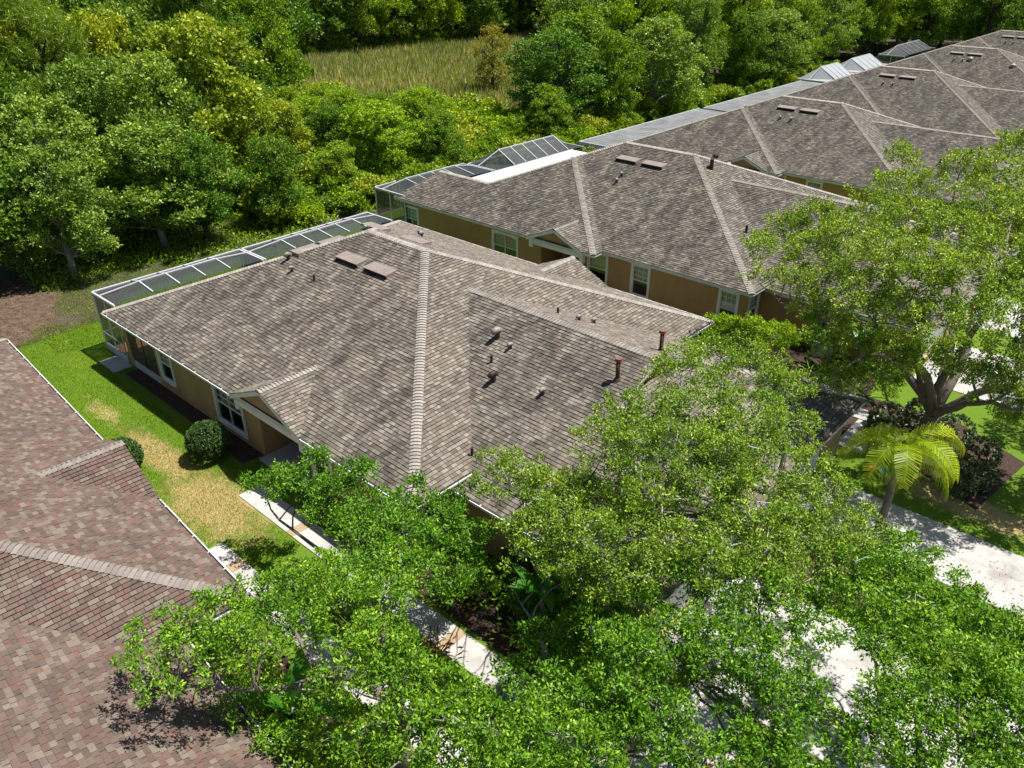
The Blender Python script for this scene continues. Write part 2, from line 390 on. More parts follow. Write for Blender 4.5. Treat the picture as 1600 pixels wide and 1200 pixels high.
# ------------------------------------------------------------------ windows and other house parts
def window(parent, axis, a0, a1, z0, z1, c, out, double=False, muntins=True, arch=False, name='window'):
    """axis 'x': window runs along x on plane y=c; axis 'y': runs along y on plane x=c. out=+-1 outward direction."""
    def P(a, d, z): return (a, c+out*d, z) if axis == 'x' else (c+out*d, a, z)
    def bx(mb, a0, a1, d0, d1, z0, z1):
        p, q = P(a0, d0, z0), P(a1, d1, z1)
        mb.box([min(x, y) for x, y in zip(p, q)], [max(x, y) for x, y in zip(p, q)])
    t = .13; g = MB()
    bx(g, a0-t, a0, .0, .05, z0-t, z1+t); bx(g, a1, a1+t, 0, .05, z0-t, z1+t)
    bx(g, a0, a1, 0, .06, z0-t-.02, z0)
    if arch:
        n = 8; mid = (a0+a1)/2; hw = (a1-a0)/2
        for i in range(n):
            x0 = a0+(a1-a0)*i/n; x1 = a0+(a1-a0)*(i+1)/n
            zz = z1-.22+.22*math.sqrt(max(0, 1-((((x0+x1)/2)-mid)/hw)**2))
            bx(g, x0, x1, 0, .05, zz, z1+t)
    else: bx(g, a0, a1, 0, .05, z1, z1+t)
    fr = g.build('window', M['frame'], parent)
    g = MB(); w = .045
    for x in ([a0, a1-w] + ([(a0+a1)/2-w/2] if double else [])): bx(g, x, x+w, -.05, .01, z0, z1)
    for z in (z0, z1-w, (z0+z1)/2-w/2): bx(g, a0+w, a1-w, -.049, .009, z, z+w)
    g.build('sash', M['frame'], fr)
    if muntins:
        g = MB(); zc = (z0+z1)/2
        n = 4 if double else 3
        for i in range(1, n):
            x = a0+(a1-a0)*i/n; 
            if double and i == 2: continue
            bx(g, x-.011, x+.011, -.03, -.012, zc, z1-w)
        for zz in ((zc+(z1-zc)*k/3) for k in (1, 2)): bx(g, a0+w, a1-w, -.029, -.013, zz-.011, zz+.011)
        g.build('muntin', M['frame'], fr)
    g = MB()
    g.poly([P(a0, -.035, z0), P(a1, -.035, z0), P(a1, -.035, z1), P(a0, -.035, z1)]); g.build('pane', M['glass'], fr)
    g = MB(); n = 24   # pleated curtain in the upper part
    zc = z0+(z1-z0)*.42
    for i in range(n):
        x0 = a0+(a1-a0)*i/n; x1 = a0+(a1-a0)*(i+1)/n; d0, d1 = (-.12, -.17) if i % 2 else (-.17, -.12)
        g.poly([P(x0, d0, zc), P(x1, d1, zc), P(x1, d1, z1), P(x0, d0, z1)])
    g.build('curtain', M['curtain'], fr)
    g = MB(); bx(g, a0-.1, a1+.1, -.9, -.85, z0-.2, z1+.1); bx(g, a0-.1, a1+.1, -.85, -.2, z0-.25, z0-.2)
    g.build('room_back', M['dark'], fr)
def wall(parent, axis, a0, a1, z0, z1, c, out, holes, m, reveal=.2):
    """wall skin with rectangular holes [(a0,a1,z0,z1)]"""
    def P(a, d, z): return (a, c+out*d, z) if axis == 'x' else (c+out*d, a, z)
    g = MB(); xs = sorted(set([a0, a1]+[h[0] for h in holes]+[h[1] for h in holes]))
    for x0, x1 in zip(xs, xs[1:]):
        hs = [h for h in holes if h[0] <= x0+1e-6 and h[1] >= x1-1e-6]
        zs = [z0]+[q for h in sorted(hs, key=lambda h: h[2]) for q in (h[2], h[3])]+[z1]
        for i in range(0, len(zs), 2):
            if zs[i+1] > zs[i]: g.poly([P(x0, 0, zs[i]), P(x1, 0, zs[i]), P(x1, 0, zs[i+1]), P(x0, 0, zs[i+1])])
    for h in holes:
        r = [(h[0], h[2]), (h[1], h[2]), (h[1], h[3]), (h[0], h[3])]
        for i in range(4):
            p, q = r[i], r[(i+1) % 4]; g.poly([P(p[0], 0, p[1]), P(q[0], 0, q[1]), P(q[0], -reveal, q[1]), P(p[0], -reveal, p[1])])
    return g.build('wall', m, parent)
def gutter(parent, p, q, side, hang=True):
    """K-style trough along an eave from p to q; side = outward unit vector"""
    p, q, sd = Vector(p), Vector(q), Vector(side); Z = Vector((0, 0, 1)); g = MB()
    w, h, t = .13, .12, .012
    def strip(a, b, c, d): g.poly([p+a, q+a, q+b, p+b]); 
    prof = [(0, 0), (0, -h), (w*.8, -h), (w, -h*.4), (w, 0), (w-t*2.5, 0), (w-t*2.5, -h*.35), (w*.8-t, -h+t), (t, -h+t), (t, 0)]
    for i in range(len(prof)-1):
        a = sd*prof[i][0]+Z*prof[i][1]; b = sd*prof[i+1][0]+Z*prof[i+1][1]; g.poly([p+a, q+a, q+b, p+b])
    for e in (p, q): g.poly([e+sd*x+Z*z for x, z in prof[:5]])
    o = g.build('gutter', M['gutter'], parent)
    g = MB(); a, b = sd*t*1.5+Z*(-h*.55), sd*(w-t*3)+Z*(-h*.55); g.poly([p+a, q+a, q+b, p+b]); g.build('dark_trough', M['gutter_in'], o)  # dark sheet set inside the trough
    if hang:
        d = (q-p).normalized(); Lh = (q-p).length; n = int(Lh/.95)
        me = None
        for i in range(n):
            c = p+d*((i+.5)*Lh/n)
            if me is None:
                mb = MB(); mb.beam(sd*(-.03)+Z*.008, sd*w+Z*.008, .035, .012); me = nolink('hanger', mb.v, mb.f, M['gutter'])
            link('hanger', me, o, c)
    return o

def house(label, org, rz, m, capm, L_=21.5, W=18.0, bump_out=False, wallm='stucco', ext=False, detail=True, near_detail=True, gut=True, gab_near=True, gab_far=True, individual=None, group='duplex villas in the row'):
    """local frame: +x towards the driveways, y=0 near long eave, y=W far one"""
    H = thing('duplex_house', label, 'house', org, rz, group)
    h = 2.75; y2 = W/2; rx = -L_+y2 if bump_out else -12.7
    planes = []; lines = []
    zr = h+S*y2
    # main hip block
    planes.append([(-L_, 0, h), (0, 0, h), (-y2, y2, zr), (rx, y2, zr)])
    planes.append([(0, 0, h), (0, W, h), (-y2, y2, zr)])
    planes.append([(0, W, h), (-L_, W, h), (rx, y2, zr), (-y2, y2, zr)])
    planes.append([(-L_, W, h), (-L_, 0, h), (rx, y2, zr)])
    nN, nF, nX, nR = (0, -S, 1), (0, S, 1), (S, 0, 1), (-S, 0, 1)
    # garage wing: Dutch gable
    ye = 1.8; ze = h-S*.75; xg = 7.7; xr_ = 2.8; xw = 2.45; zw = ze+S*(y2-ye)
    yr = ye+(xg-xr_); zrk = ze+S*(xg-xr_); yw = ye+(xg-xw); zww = ze+S*(xg-xw)
    wing = [(-.4, ye, ze), (xg, ye, ze), (xr_, yr, zrk), (xr_, y2, zw), (-y2+2.55, y2, zw), (-.4, 2.2+.75, ze+S*(2.2+.75-ye))]
    planes.append(wing); planes.append([(a, W-b, c) for a, b, c in wing])
    planes.append([(xg, ye, ze), (xg, W-ye, ze), (xw, W-yw, zww), (xw, yw, zww)])
    vx = -y2+2.55
    lines += [((0, 0, h), (-y2, y2, zr), nN, nX, 1), ((0, W, h), (-y2, y2, zr), nF, nX, 2), ((rx, y2, zr), (-y2, y2, zr), nN, nF, 1),
              ((-L_, 0, h) if not bump_out else (rx-2.2, y2-2.2, zr-S*2.2), (rx, y2, zr), nN, nR, 0), ((-L_, W, h), (rx, y2, zr), nF, nR, 0),
              ((xr_, y2, zw), (vx, y2, zw), nN, nF, 1), ((xg, ye, ze), (xr_, yr, zrk), nN, nX, 0), ((xg, W-ye, ze), (xr_, W-yr, zrk), nF, nX, 0)]
    o_ = .85; xb = -9.0; xm = (xb-L_)/2
    for fl in (0, 1):
        fy = (lambda y: y) if not fl else (lambda y: W-y)
        n1 = nN if not fl else nF
        if bump_out:
            zt = h+S*(xb-xm); yt = xb-xm-o_
            planes.append([(-L_, fy(-o_), h), (xb, fy(-o_), h), (xm, fy(yt), zt)])
            planes.append([(xb, fy(-o_), h), (xb, fy(0), h), (xm, fy(yt+o_), zt), (xm, fy(yt), zt)])
            planes.append([(-L_, fy(0), h), (-L_, fy(-o_), h), (xm, fy(yt), zt), (xm, fy(yt+o_), zt)])
            lines.append(((xb, fy(-o_), h), (xm, fy(yt), zt), n1, nX, 0)); lines.append(((-L_, fy(-o_), h) if not (ext and not fl) else (-19.8, 2.38, h+S*3.23), (xm, fy(yt), zt), n1, nR, 0))
            if ext and not fl:
                xe = -25.6; zt2 = h+S*3.2
                planes.append([(xe, fy(-o_), h), (-L_, fy(-o_), h), (-19.8, fy(2.35), zt2), (-24.4, fy(2.35), zt2)])
                planes.append([(xe, fy(5.5), h), (xe, fy(-o_), h), (-24.4, fy(2.35), zt2)])
                planes.append([(-21, fy(5.5), h), (xe, fy(5.5), h), (-24.4, fy(2.35), zt2), (-19.8, fy(2.35), zt2)])
                lines.append(((-24.4, fy(2.35), zt2), (-19.8, fy(2.35), zt2), nN, nF, 0))
        gx, ghw, gz, gy, gb = (-11.77, 2.0, 3.6, -.95, 1.36) if bump_out else (-8.12, 2.25, 3.75, -.12, 2.42)
        gs = (gz-h)/ghw
        # entry gable: two small slopes, footprint runs into the main roof
        planes.append([(gx-ghw, fy(gb+1.0), h), (gx-ghw, fy(gy), h), (gx, fy(gy), gz), (gx, fy(gb+.1), gz)])
        planes.append([(gx+ghw, fy(gy), h), (gx+ghw, fy(gb+1.0), h), (gx, fy(gb+.1), gz), (gx, fy(gy), gz)])
        lines.append(((gx, fy(gy), gz), (gx, fy(gb+.05), gz), (-gs, 0, 1), (gs, 0, 1), 1))
    def height(x, y):
        hm = h+S*min(y, W-y, -x, x+L_) if -L_ <= x <= 0 and 0 <= y <= W else -9
        return hm
    deck = MB()
    acc = dict(v=[], f=[], t=[]); pick = [] if individual else None
    for i, pl in enumerate(planes):
        deck.poly([(a, b, c-.012) for a, b, c in pl])
        isgab = False
        def skip(c, i=i):
            hh = height(c.x, c.y)
            if i >= 4 and hh > c.z+.03 and -L_ < c.x < 0 and 0 < c.y < W: return True
            if i < 4:
                yy = min(c.y, W-c.y)
                if c.x > -y2+2.5 and yy > 1.9 and c.x > -8 and i == 1 and ze+S*(yy-ye) > c.z+.03: return True
                if bump_out and h+S*min(yy+o_, -9-c.x, c.x+L_) > c.z+.03: return True
                if h+gs*(ghw-abs(c.x-gx)) > c.z+.04 and abs(c.x-gx) < ghw and yy < gb+.2: return True
            return False
        shingle_plane(acc, pl, skip, pick if (individual and i in individual['planes']) else None)
    roof = deck.build('roof', M['deck'], H)
    if individual:
        cl = H.matrix_world if False else Matrix.Translation(org) @ Matrix.Rotation(rz, 4, 'Z')
        pick.sort(key=lambda t: individual['key'](cl @ t[0]))
        for k, (c, w, tone, th, p0, u, v, nrm, sub, vv) in enumerate(pick):
            if k < 300:
                s = link('shingle', tab_mesh(w, tone, th, m), roof)
                s.matrix_local = Matrix(((u.x, v.x, nrm.x, p0.x), (u.y, v.y, nrm.y, p0.y), (u.z, v.z, nrm.z, p0.z), (0, 0, 0, 1)))
            else:
                a0 = 0
                emit(acc, [(GX, 0), (w-GX, 0), (w-GX, EXPO-GY), (GX, EXPO-GY)], 0, th, tone, p0, u, v, nrm)
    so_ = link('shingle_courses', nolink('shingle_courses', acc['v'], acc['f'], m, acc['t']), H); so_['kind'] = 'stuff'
    acc = dict(v=[], f=[], t=[])
    for p, q, n1, n2, lv in lines: caps(acc, p, q, n1, n2, roof, capm, individual is not None and lv == individual.get('cap', 1))
    co = link('hip_and_ridge_caps', nolink('hip_and_ridge_caps', acc['v'], acc['f'], capm, acc['t']), H); co['kind'] = 'stuff'
    # fascia and soffit
    fa = MB(); sf = MB()
    def eave(p, q, inn, z, ov=.45):
        """p,q 2D points, inn inward unit 2D"""
        (ax, ay), (bx_, by) = p, q
        fa.poly([(ax, ay, z-.01), (bx_, by, z-.01), (bx_, by, z-.19), (ax, ay, z-.19)])
        sf.poly([(ax, ay, z-.19), (bx_, by, z-.19), (bx_+inn[0]*ov, by+inn[1]*ov, z-.19), (ax+inn[0]*ov, ay+inn[1]*ov, z-.19)])
    for fl in (0, 1):
        fy = (lambda y: y) if not fl else (lambda y: W-y); iy = 1 if not fl else -1
        if bump_out:
            xq = -25.6 if ext and not fl else -L_; eave((xq, fy(-o_)), (-9, fy(-o_)), (0, iy), h, .45); eave((-9, fy(-o_)), (-9, fy(0)), (-1, 0), h); eave((-9, fy(0)), (0, fy(0)), (0, iy), h)
            eave((xq, fy(-o_)), (xq, fy(5.5 if ext and not fl else 0)), (1, 0), h)
        else: eave((-L_, fy(0)), (0, fy(0)), (0, iy), h)
        eave((0, fy(0)), (0, fy(2.55)), (-1, 0), h)
        eave((-.45, fy(ye)), (xg, fy(ye)), (0, iy), ze)
    eave((xg, ye), (xg, W-ye), (-1, 0), ze); eave((-L_, 0), (-L_, W), (1, 0), h)
    fa.build('fascia', M['fascia'], H); sf.build('soffit', M['trim'], H)
    # gables: entry and wing
    for fl in ((0, 1) if gab_far else (0,)):
        fy = (lambda y: y) if not fl else (lambda y: W-y); oy = -1 if not fl else 1
        g = MB(); yg = fy(gy+.18)
        g.poly([(gx-ghw+.1, yg, h-.15), (gx+ghw-.1, yg, h-.15), (gx, yg, gz-.06)]); g.build('gable_wall', M[wallm], H)
        g = MB()
        for sgn in (-1, 1):
            a = Vector((gx+sgn*(ghw+.05), fy(gy+.02), h-.07)); b = Vector((gx, fy(gy+.02), gz-.05))
            g.poly([a+Vector((0, 0, .07)), b+Vector((0, 0, .07)), b-Vector((0, 0, .16)), a-Vector((0, 0, .16))])
            g.poly([a-Vector((0, 0, .16)), b-Vector((0, 0, .16)), b+Vector((0, -oy*.17, -.16)), a+Vector((0, -oy*.17, -.16))])
        g.build('rake_board', M['trim'], H)
        g = MB(); y0_, y1_ = sorted((fy(gy+.12), fy(gy+.34)))
        g.box((gx-ghw+.25, y0_, h-.42), (gx+ghw-.05, y1_, h-.17)); g.box((gx-ghw+.1, y0_-.01, h-.62), (gx-ghw+.35, y1_+.01, h-.18)); g.box((gx+ghw-.2, y0_-.01, h-.72), (gx+ghw+.05, y1_+.01, h-.18))
        g.build('entry_beam', M['trim'], H)
    g = MB(); g.poly([(xw, yw-.1, zww-.1), (xw, W-yw+.1, zww-.1), (xw, y2, zw-.03)]); g.build('wing_gable_wall', M[wallm], H)
    g = MB()
    for sgn in (-1, 1):
        a = Vector((xr_, y2+sgn*(y2-yr), zrk)); b = Vector((xr_, y2, zw))
        g.poly([a+Vector((0, 0, .0)), b+Vector((0, 0, .0)), b-Vector((0, 0, .18)), a-Vector((0, 0, .18))])
        g.poly([a-Vector((0, 0, .18)), b-Vector((0, 0, .18)), b+Vector((-.35, 0, -.18)), a+Vector((-.35, 0, -.18))])
    g.build('wing_rake_board', M['fascia'], H)
    # walls
    wm = M[wallm]; zt = h-.17; zt2_ = ze-.17
    yn = .45; px0 = -17.95
    if not bump_out:
        wins = [(-17.5, -16.45, .62, 2.22, False, False), (-12.75, -10.75, .42, 2.2, True, False)]
        rec = (-9.45, -6.25); wins2 = [(-5.95, -4.95, .6, 2.25, False, False), (-2.0, -1.1, .6, 2.25, False, False)]
        wall(H, 'x', px0, rec[0], 0, zt, yn, -1, [w[:4] for w in wins], wm)
        g = MB(); yb = yn+1.7
        g.poly([(rec[0], yn, 0), (rec[0], yb, 0), (rec[0], yb, zt), (rec[0], yn, zt)]); g.poly([(rec[1], yn, 0), (rec[1], yb, 0), (rec[1], yb, zt), (rec[1], yn, zt)])
        g.poly([(rec[0], yb, 0), (rec[1], yb, 0), (rec[1], yb, zt), (rec[0], yb, zt)]); g.build('entry_wall', wm, H)
        d = MB().box((-7.75, yb-.05, .12), (-6.75, yb-.003, 2.2)).build('door', M['door'], H)
        MB().box((-7.87, yb-.07, .1), (-7.752, yb-.004, 2.32)).box((-6.748, yb-.07, .1), (-6.63, yb-.004, 2.32)).box((-7.752, yb-.07, 2.202), (-6.748, yb-.004, 2.32)).build('door_frame', M['frame'], d)
        MB().box((-6.9, yb-.10, 1.05), (-6.86, yb-.052, 1.2)).build('handle', M['gutter'], d)
        MB().box((-9.4, yn-.35, .0), (-6.3, yb-.004, .1)).build('entry_slab', M['conc'], H)
        for w in wins+wins2: window(H, 'x', *w[:4], yn, -1, w[4], True, w[5])
        wall(H, 'x', rec[1], -.45, 0, zt, yn, -1, [w[:4] for w in wins2], wm)
    else:
        wins = ([(-25.45+.4, -23.85, .62, 2.1, True, False)] if ext else [])+[(-16.9, -15.0, .62, 2.2, True, True)]
        rec = (-13.1, -10.9); wins2 = [(-10.2, -9.0, .62, 2.3, False, False), (-7.2, -6.2, .62, 2.3, False, False), (-1.85, -.95, .5, 2.3, False, False)]
        xq = -25.2 if ext else -22.6
        wall(H, 'x', xq, rec[0], 0, zt, -.4, -1, [w[:4] for w in wins], wm)
        g = MB(); yb = 1.6
        for xx in rec: g.poly([(xx, -.4, 0), (xx, yb, 0), (xx, yb, zt), (xx, -.4, zt)])
        g.poly([(rec[0], yb, 0), (rec[1], yb, 0), (rec[1], yb, zt), (rec[0], yb, zt)]); g.build('entry_wall', wm, H)
        MB().box((-12.7, yb-.05, .1), (-11.6, yb-.003, 2.2)).build('door', M['dark'], H)
        wall(H, 'x', rec[1], -.45, 0, zt, yn, -1, [w[:4] for w in wins2], wm)
        if detail:
            for w in wins: window(H, 'x', *w[:4], -.4, -1, w[4], not w[5], w[5])
            for w in wins2: window(H, 'x', *w[:4], yn, -1, w[4], True, w[5])
        g = MB(); g.poly([(xq, -.4, 0), (xq, 5, 0), (xq, 5, zt), (xq, -.4, zt)]); g.build('rear_wall', wm, H)
    fw = [(.9, 2.0, .5, 2.3)] if True else []
    wall(H, 'y', yn, 2.25, 0, zt, -.45, 1, [(.8, 1.75, .55, 2.25)], wm)
    window(H, 'y', .8, 1.75, .55, 2.25, -.45, 1, False, True)
    gy0, gy1 = ye+.45, W-ye-.45; gxw = xg-.45
    for yy in (gy0, gy1): MB().poly([(-.45, yy, 0), (gxw, yy, 0), (gxw, yy, zt2_), (-.45, yy, zt2_)]).build('garage_side_wall', wm, H)
    wall(H, 'y', gy0, gy1, 0, zt2_, gxw, 1, [(gy0+.5, gy0+5.3, 0, 2.15), (gy1-6.6, gy1-1.8, 0, 2.15)], wm)
    for a in (gy0+.5, gy1-6.6):
        d = None
        for k in range(4):
            b = MB().box((gxw-.16, a+.01, .02+k*.533), (gxw-.11, a+4.79, .02+(k+1)*.533-.015))
            if d is None: d = b.build('garage_door', M['trim'], H)
            else: b.build('door_panel', M['trim'], d)
    g = MB()
    g.poly([(-.45, W-yn, 0), (px0, W-yn, 0), (px0, W-yn, zt), (-.45, W-yn, zt)]); g.poly([(-.45, W-yn, 0), (-.45, W-2.25, 0), (-.45, W-2.25, zt), (-.45, W-yn, zt)])
    if not bump_out:
        g.poly([(px0, yn, 0), (px0, W-yn, 0), (px0, W-yn, zt), (px0, yn, zt)]); g.build('rear_wall', wm, H)
        for yy in (yn, W-yn-.35):
            MB().box((-21.05, yy, 0), (-20.65, yy+.35, zt)).build('column', wm, H)
        MB().box((-23.35, .6, .02), (-18, W-.6, .09)).build('lanai_floor', M['terra'], H)
        g = MB(); g.box((-20.62, yn+.02, 0), (px0-.02, yn+.08, .36)); k = g.build('kick_plate', M['alu'], H)
        g = MB(); g.poly([(-20.62, yn+.05, .36), (px0, yn+.05, .36), (px0, yn+.05, zt), (-20.62, yn+.05, zt)]); g.build('screen', M['screen'], k)
        g = MB(); g.box((-19.3, yn+.03, .36), (-19.25, yn+.07, zt)).box((-20.62, yn+.031, 1.0), (px0-.02, yn+.069, 1.04)).build('screen_bar', M['down'], k)
    else: g.poly([(-22.55, yn, 0), (-22.55, W-yn, 0), (-22.55, W-yn, zt), (-22.55, yn, zt)]); g.build('back_wall', wm, H)
    if gut:
        if not bump_out:
            gutter(H, (-L_, 0, h-.02), (gx-ghw-.1, 0, h-.02), (0, -1, 0)); gutter(H, (gx+ghw+.1, 0, h-.02), (0, 0, h-.02), (0, -1, 0))
            gutter(H, (0, 0, h-.02), (0, 2.5, h-.02), (1, 0, 0), False)
            gutter(H, (-.3, ye, ze-.02), (xg, ye, ze-.02), (0, -1, 0))
            gutter(H, (gx-ghw-.1, W, h-.02), (-L_, W, h-.02), (0, 1, 0)); gutter(H, (0, W, h-.02), (gx+ghw+.1, W, h-.02), (0, 1, 0))
            gutter(H, (xg, W-ye, ze-.02), (-.3, W-ye, ze-.02), (0, 1, 0))
            gutter(H, (0, W-2.5, h-.02), (0, W, h-.02), (1, 0, 0), False)
            g = MB(); g.tube([(.1, 2.35, h-.15), (.14, 2.1, h-.35), (.12, 1.7, h-.42), (.2, 1.72, ze-.1)], .045, 6); g.build('downspout', M['gutter'], H)
        g = MB(); g.tube([(2.9, ye-.08, ze-.12), (2.9, ye+.3, ze-.35), (2.9, ye+.38, ze-.5), (2.9, ye+.38, .15), (2.9, ye+.1, .08)], .05, 6); g.build('downspout', M['down'], H)
    return H
def on_near(x, y, off=0): return 2.75+S*(y-off)
def slope_vent(parent, x, y, W=18, w=1.5, d=.62, far=False):
    """long brown off-ridge vent lying on the slope"""
    sg = -1 if far else 1
    g = MB(); z = 2.75+S*(W-y if far else y)
    a = Vector((x-w/2, y, z)); u = Vector((1, 0, 0)); v = Vector((0, sg, S)).normalized(); n = Vector((0, -sg*S, 1)).normalized()
    p = [a+n*.2, a+u*w+n*.2, a+u*w+v*d+n*.03, a+v*d+n*.03]
    g.poly(p); g.poly([p[0], p[1], p[1]-n*.05, p[0]-n*.05]); g.poly([p[0], p[3], a+v*d-n*.03, a-n*.0]); g.poly([p[1], p[2], a+u*w+v*d-n*.03, a+u*w])
    o = g.build('ridge_vent', M['vent'], parent)
    g = MB().poly([a+n*.16+v*.02, a+u*w+n*.16+v*.02, a+u*w+v*.02, a+v*.02]); g.build('louvre', M['vent_dark'], o)
def goose(parent, x, y, z, s=1.0, m='vent_white'):
    """small hooded exhaust: stub, round hood with dark mouth facing down slope"""
    g = MB(); g.tube([(x, y, z-.1), (x, y, z+.16*s)], .055*s, 8); o = g.build('roof_vent', M['vent_dark'], parent)
    g = MB(); g.tube([(x, y+.10*s, z+.15*s), (x, y-.02*s, z+.20*s), (x, y-.13*s, z+.17*s)], [.055*s, .065*s, .06*s], 10); g.build('hood', M[m], o, True)
def pipe(parent, x, y, z, h=.3, r=.05, m='vent_dark'):
    MB().tube([(x, y, z-.1), (x, y, z+h)], r, 8).build('vent_pipe', M[m], parent)
def flue(parent, x, y, z):
    g = MB(); g.tube([(x, y, z-.1), (x, y, z+.78)], .075, 12); o = g.build('flue_pipe', M['rust'], parent, True)
    g = MB(); g.tube([(x, y, z+.74), (x, y, z+.85)], .13, 14); g.build('flue_cap', M['rustcap'], o)
    g = MB(); g.tube([(x, y, z-.05), (x, y, z+.09)], [.16, .10], 12); g.build('flashing', M['rust'], o)

def cage(label, x0, x1, y0, y1, zc, rise, xr, m='screen', nb=6, group='screen enclosures behind the villas', kick=True):
    C = thing('screen_enclosure', label, 'screen enclosure', (x0, y0, 0), 0, group)
    o = Vector((x0, y0, 0)); b = .055
    def T(p): return Vector(p)-o
    fr = MB(); post = None
    ys = [y0+(y1-y0)*i/nb for i in range(nb+1)]; xs = [x0, (x0+x1)/2, x1]
    def beam(name, p, q, w=b, h=None): MB().beam(T(p), T(q), w, h or w).build(name, M['alu'], C)
    for y in ys: beam('post', (x0, y, 0), (x0, y, zc))
    for y in (y0, y1):
        for x in xs[1:]: beam('post', (x, y, 0), (x, y, zc))
        beam('top_beam', (x0+b/2, y, zc-b/2), (x1, y, zc-b/2), .08, .12); beam('chair_rail', (x0+b/2, y, .95), (x1, y, .95), .045)
        if kick: MB().box(T((x0+.04, y-.03, 0)), T((x1, y+.03, .38))).build('kick_plate', M['alu'], C)
    beam('top_beam', (x0, y0-b/2, zc), (x0, y1+b/2, zc), .08, .12); beam('chair_rail', (x0, y0+b/2, .95), (x0, y1-b/2, .95), .045)
    re = min(1.9, (y1-y0)/4)
    beam('ridge_beam', (xr, y0+re, zc+rise), (xr, y1-re, zc+rise), .06, .09)
    for yy, s in ((y0, 1), (y1, -1)):
        beam('hip_beam', ((x0+xr)/2 if False else x0+.75*(xr-x0), yy, zc+.03), (xr, yy+s*re, zc+rise))
    n = nb+1
    for i in range(n):
        y = y0+re+(y1-y0-2*re)*i/(n-1)
        beam('rafter', (xr, y, zc+rise), (x1, y, zc+.1)); beam('rafter', (x0, y, zc+.05), (xr, y, zc+rise))
    def pan(*pts): MB().poly([T(p) for p in pts]).build('screen', M[m], C)
    for a, c in zip(ys, ys[1:]): pan((x0, a, .05), (x0, c, .05), (x0, c, zc), (x0, a, zc))
    for y in (y0, y1):
        for a, c in zip(xs, xs[1:]): pan((a, y, .3), (c, y, .3), (c, y, zc), (a, y, zc))
    pan((x0, y0, zc), (x0, y1, zc), (xr, y1-re, zc+rise), (xr, y0+re, zc+rise))
    pan((xr, y0+re, zc+rise), (xr, y1-re, zc+rise), (x1, y1-re, zc+.05), (x1, y0+re, zc+.05))
    pan((x0, y0, zc), (xr, y0+re, zc+rise), (x1, y0+re, zc+.05), (x1, y0, zc)); pan((x0, y1, zc), (xr, y1-re, zc+rise), (x1, y1-re, zc+.05), (x1, y1, zc))
    return C
def pan_roof(label, x0, x1, y0, y1, z, m, ribs=True, group='flat patio roofs behind the villas'):
    P = thing('patio_roof', label, 'patio roof', (x0, y0, 0), 0, group)
    W_, D_ = x1-x0, y1-y0
    n = max(1, round(D_/.6)) if ribs else 2
    for i in range(n):
        MB().box((0, D_*i/n+.02, z-.02), (W_, D_*(i+1)/n-.02, z+.04)).build('roof_panel', m, P)
    MB().box((-.08, -.08, z-.14), (0-.002, D_+.08, z+.08)).build('fascia', M['alu'], P)
    MB().box((0, -.08, z-.14), (W_, -.002, z+.08)).build('fascia', M['alu'], P)
    k = 4
    for i in range(k+1): MB().box((.02, (D_-.1)*i/k, 0), (.1, (D_-.1)*i/k+.08, z-.15)).build('post', M['alu'], P)
    return P

# ------------------------------------------------------------------ ground, lawn, paths
def sheet(name, pts, z, m, kind='structure', parent=None):
    o = MB().poly([(x, y, z) for x, y in pts]).build(name, m, parent)
    if not parent: o['kind'] = kind
    return o
sheet('ground', [(-700, -300), (200, -300), (200, 700), (-700, 700)], -.012, M['soil'])
sheet('lawn', [(-27.2, -60), (-24.5, -8), (-26.8, -3), (-27.0, 1.5), (-29.5, 4), (-30.2, 14), (-30.2, 60), (-30, 140), (30, 140), (30, -60)], -.004, M['lawn'])
sheet('bare_dirt', [(-36.5, -8), (-27.4, -8), (-26.9, -2.8), (-28.2, -.4), (-30.5, .6), (-33, 1.6), (-37, 1.0)], 0.0, M['dirt'])
sheet('mulch_bed', [(-20.3, -.2), (-12.4, -.25), (-9.7, -.5), (-9.6, .45), (-20.3, .45)], .004, M['mulch'])
sheet('mulch_bed', [(-5.9, -.45), (8.2, -.6), (8.2, 2.3), (-.3, 2.3), (-.3, .5), (-5.9, .5)], .004, M['mulch'])
sheet('mulch_bed', [(7.3, 7.2), (10.0, 7.2), (11.6, 8.6), (10.5, 10.85), (7.3, 10.85)], .004, M['mulch'])
sheet('mulch_bed', [(-.4, 17.0), (6.8, 17.0), (7.4, 17.9), (12.4, 15.6), (13, 20), (10, 21.5), (6.5, 21), (6, 23.9), (-.3, 23.9), (-.3, 22.3), (-2, 22.3), (-2, 17.2)], .004, M['mulch'])
sheet('mulch_bed', [(-2.0, -7.3), (8.0, -7.9), (8.0, -5.2), (-2.0, -4.7)], .004, M['mulch'])
sheet('road', [(22, -300), (30, -300), (30, 400), (22, 400)], .006, M['asphalt'])
def slabs(name, x0, x1, y0, y1, n, tan=(), z=.03, along='x', sk=0.0):
    W_ = MB().box((x0, y0, -.05), (x1, y1, z-.012)).build(name, M['conc'])
    W_['kind'] = 'structure'
    xs = [x0+(x1-x0)*i/n for i in range(n+1)] if along == 'x' else [y0+(y1-y0)*i/n for i in range(n+1)]
    for i, (a, b) in enumerate(zip(xs, xs[1:])):
        if along == 'x': p, q = (a+.008, y0+.004, z-.011), (b-.008, y1-.004, z)
        else: p, q = (x0+.004, a+.008, z-.011), (x1-.004, b-.008, z)
        MB().box(p, q).build('slab', M['conc_tan'] if i in tan else M['conc'], W_)
    return W_
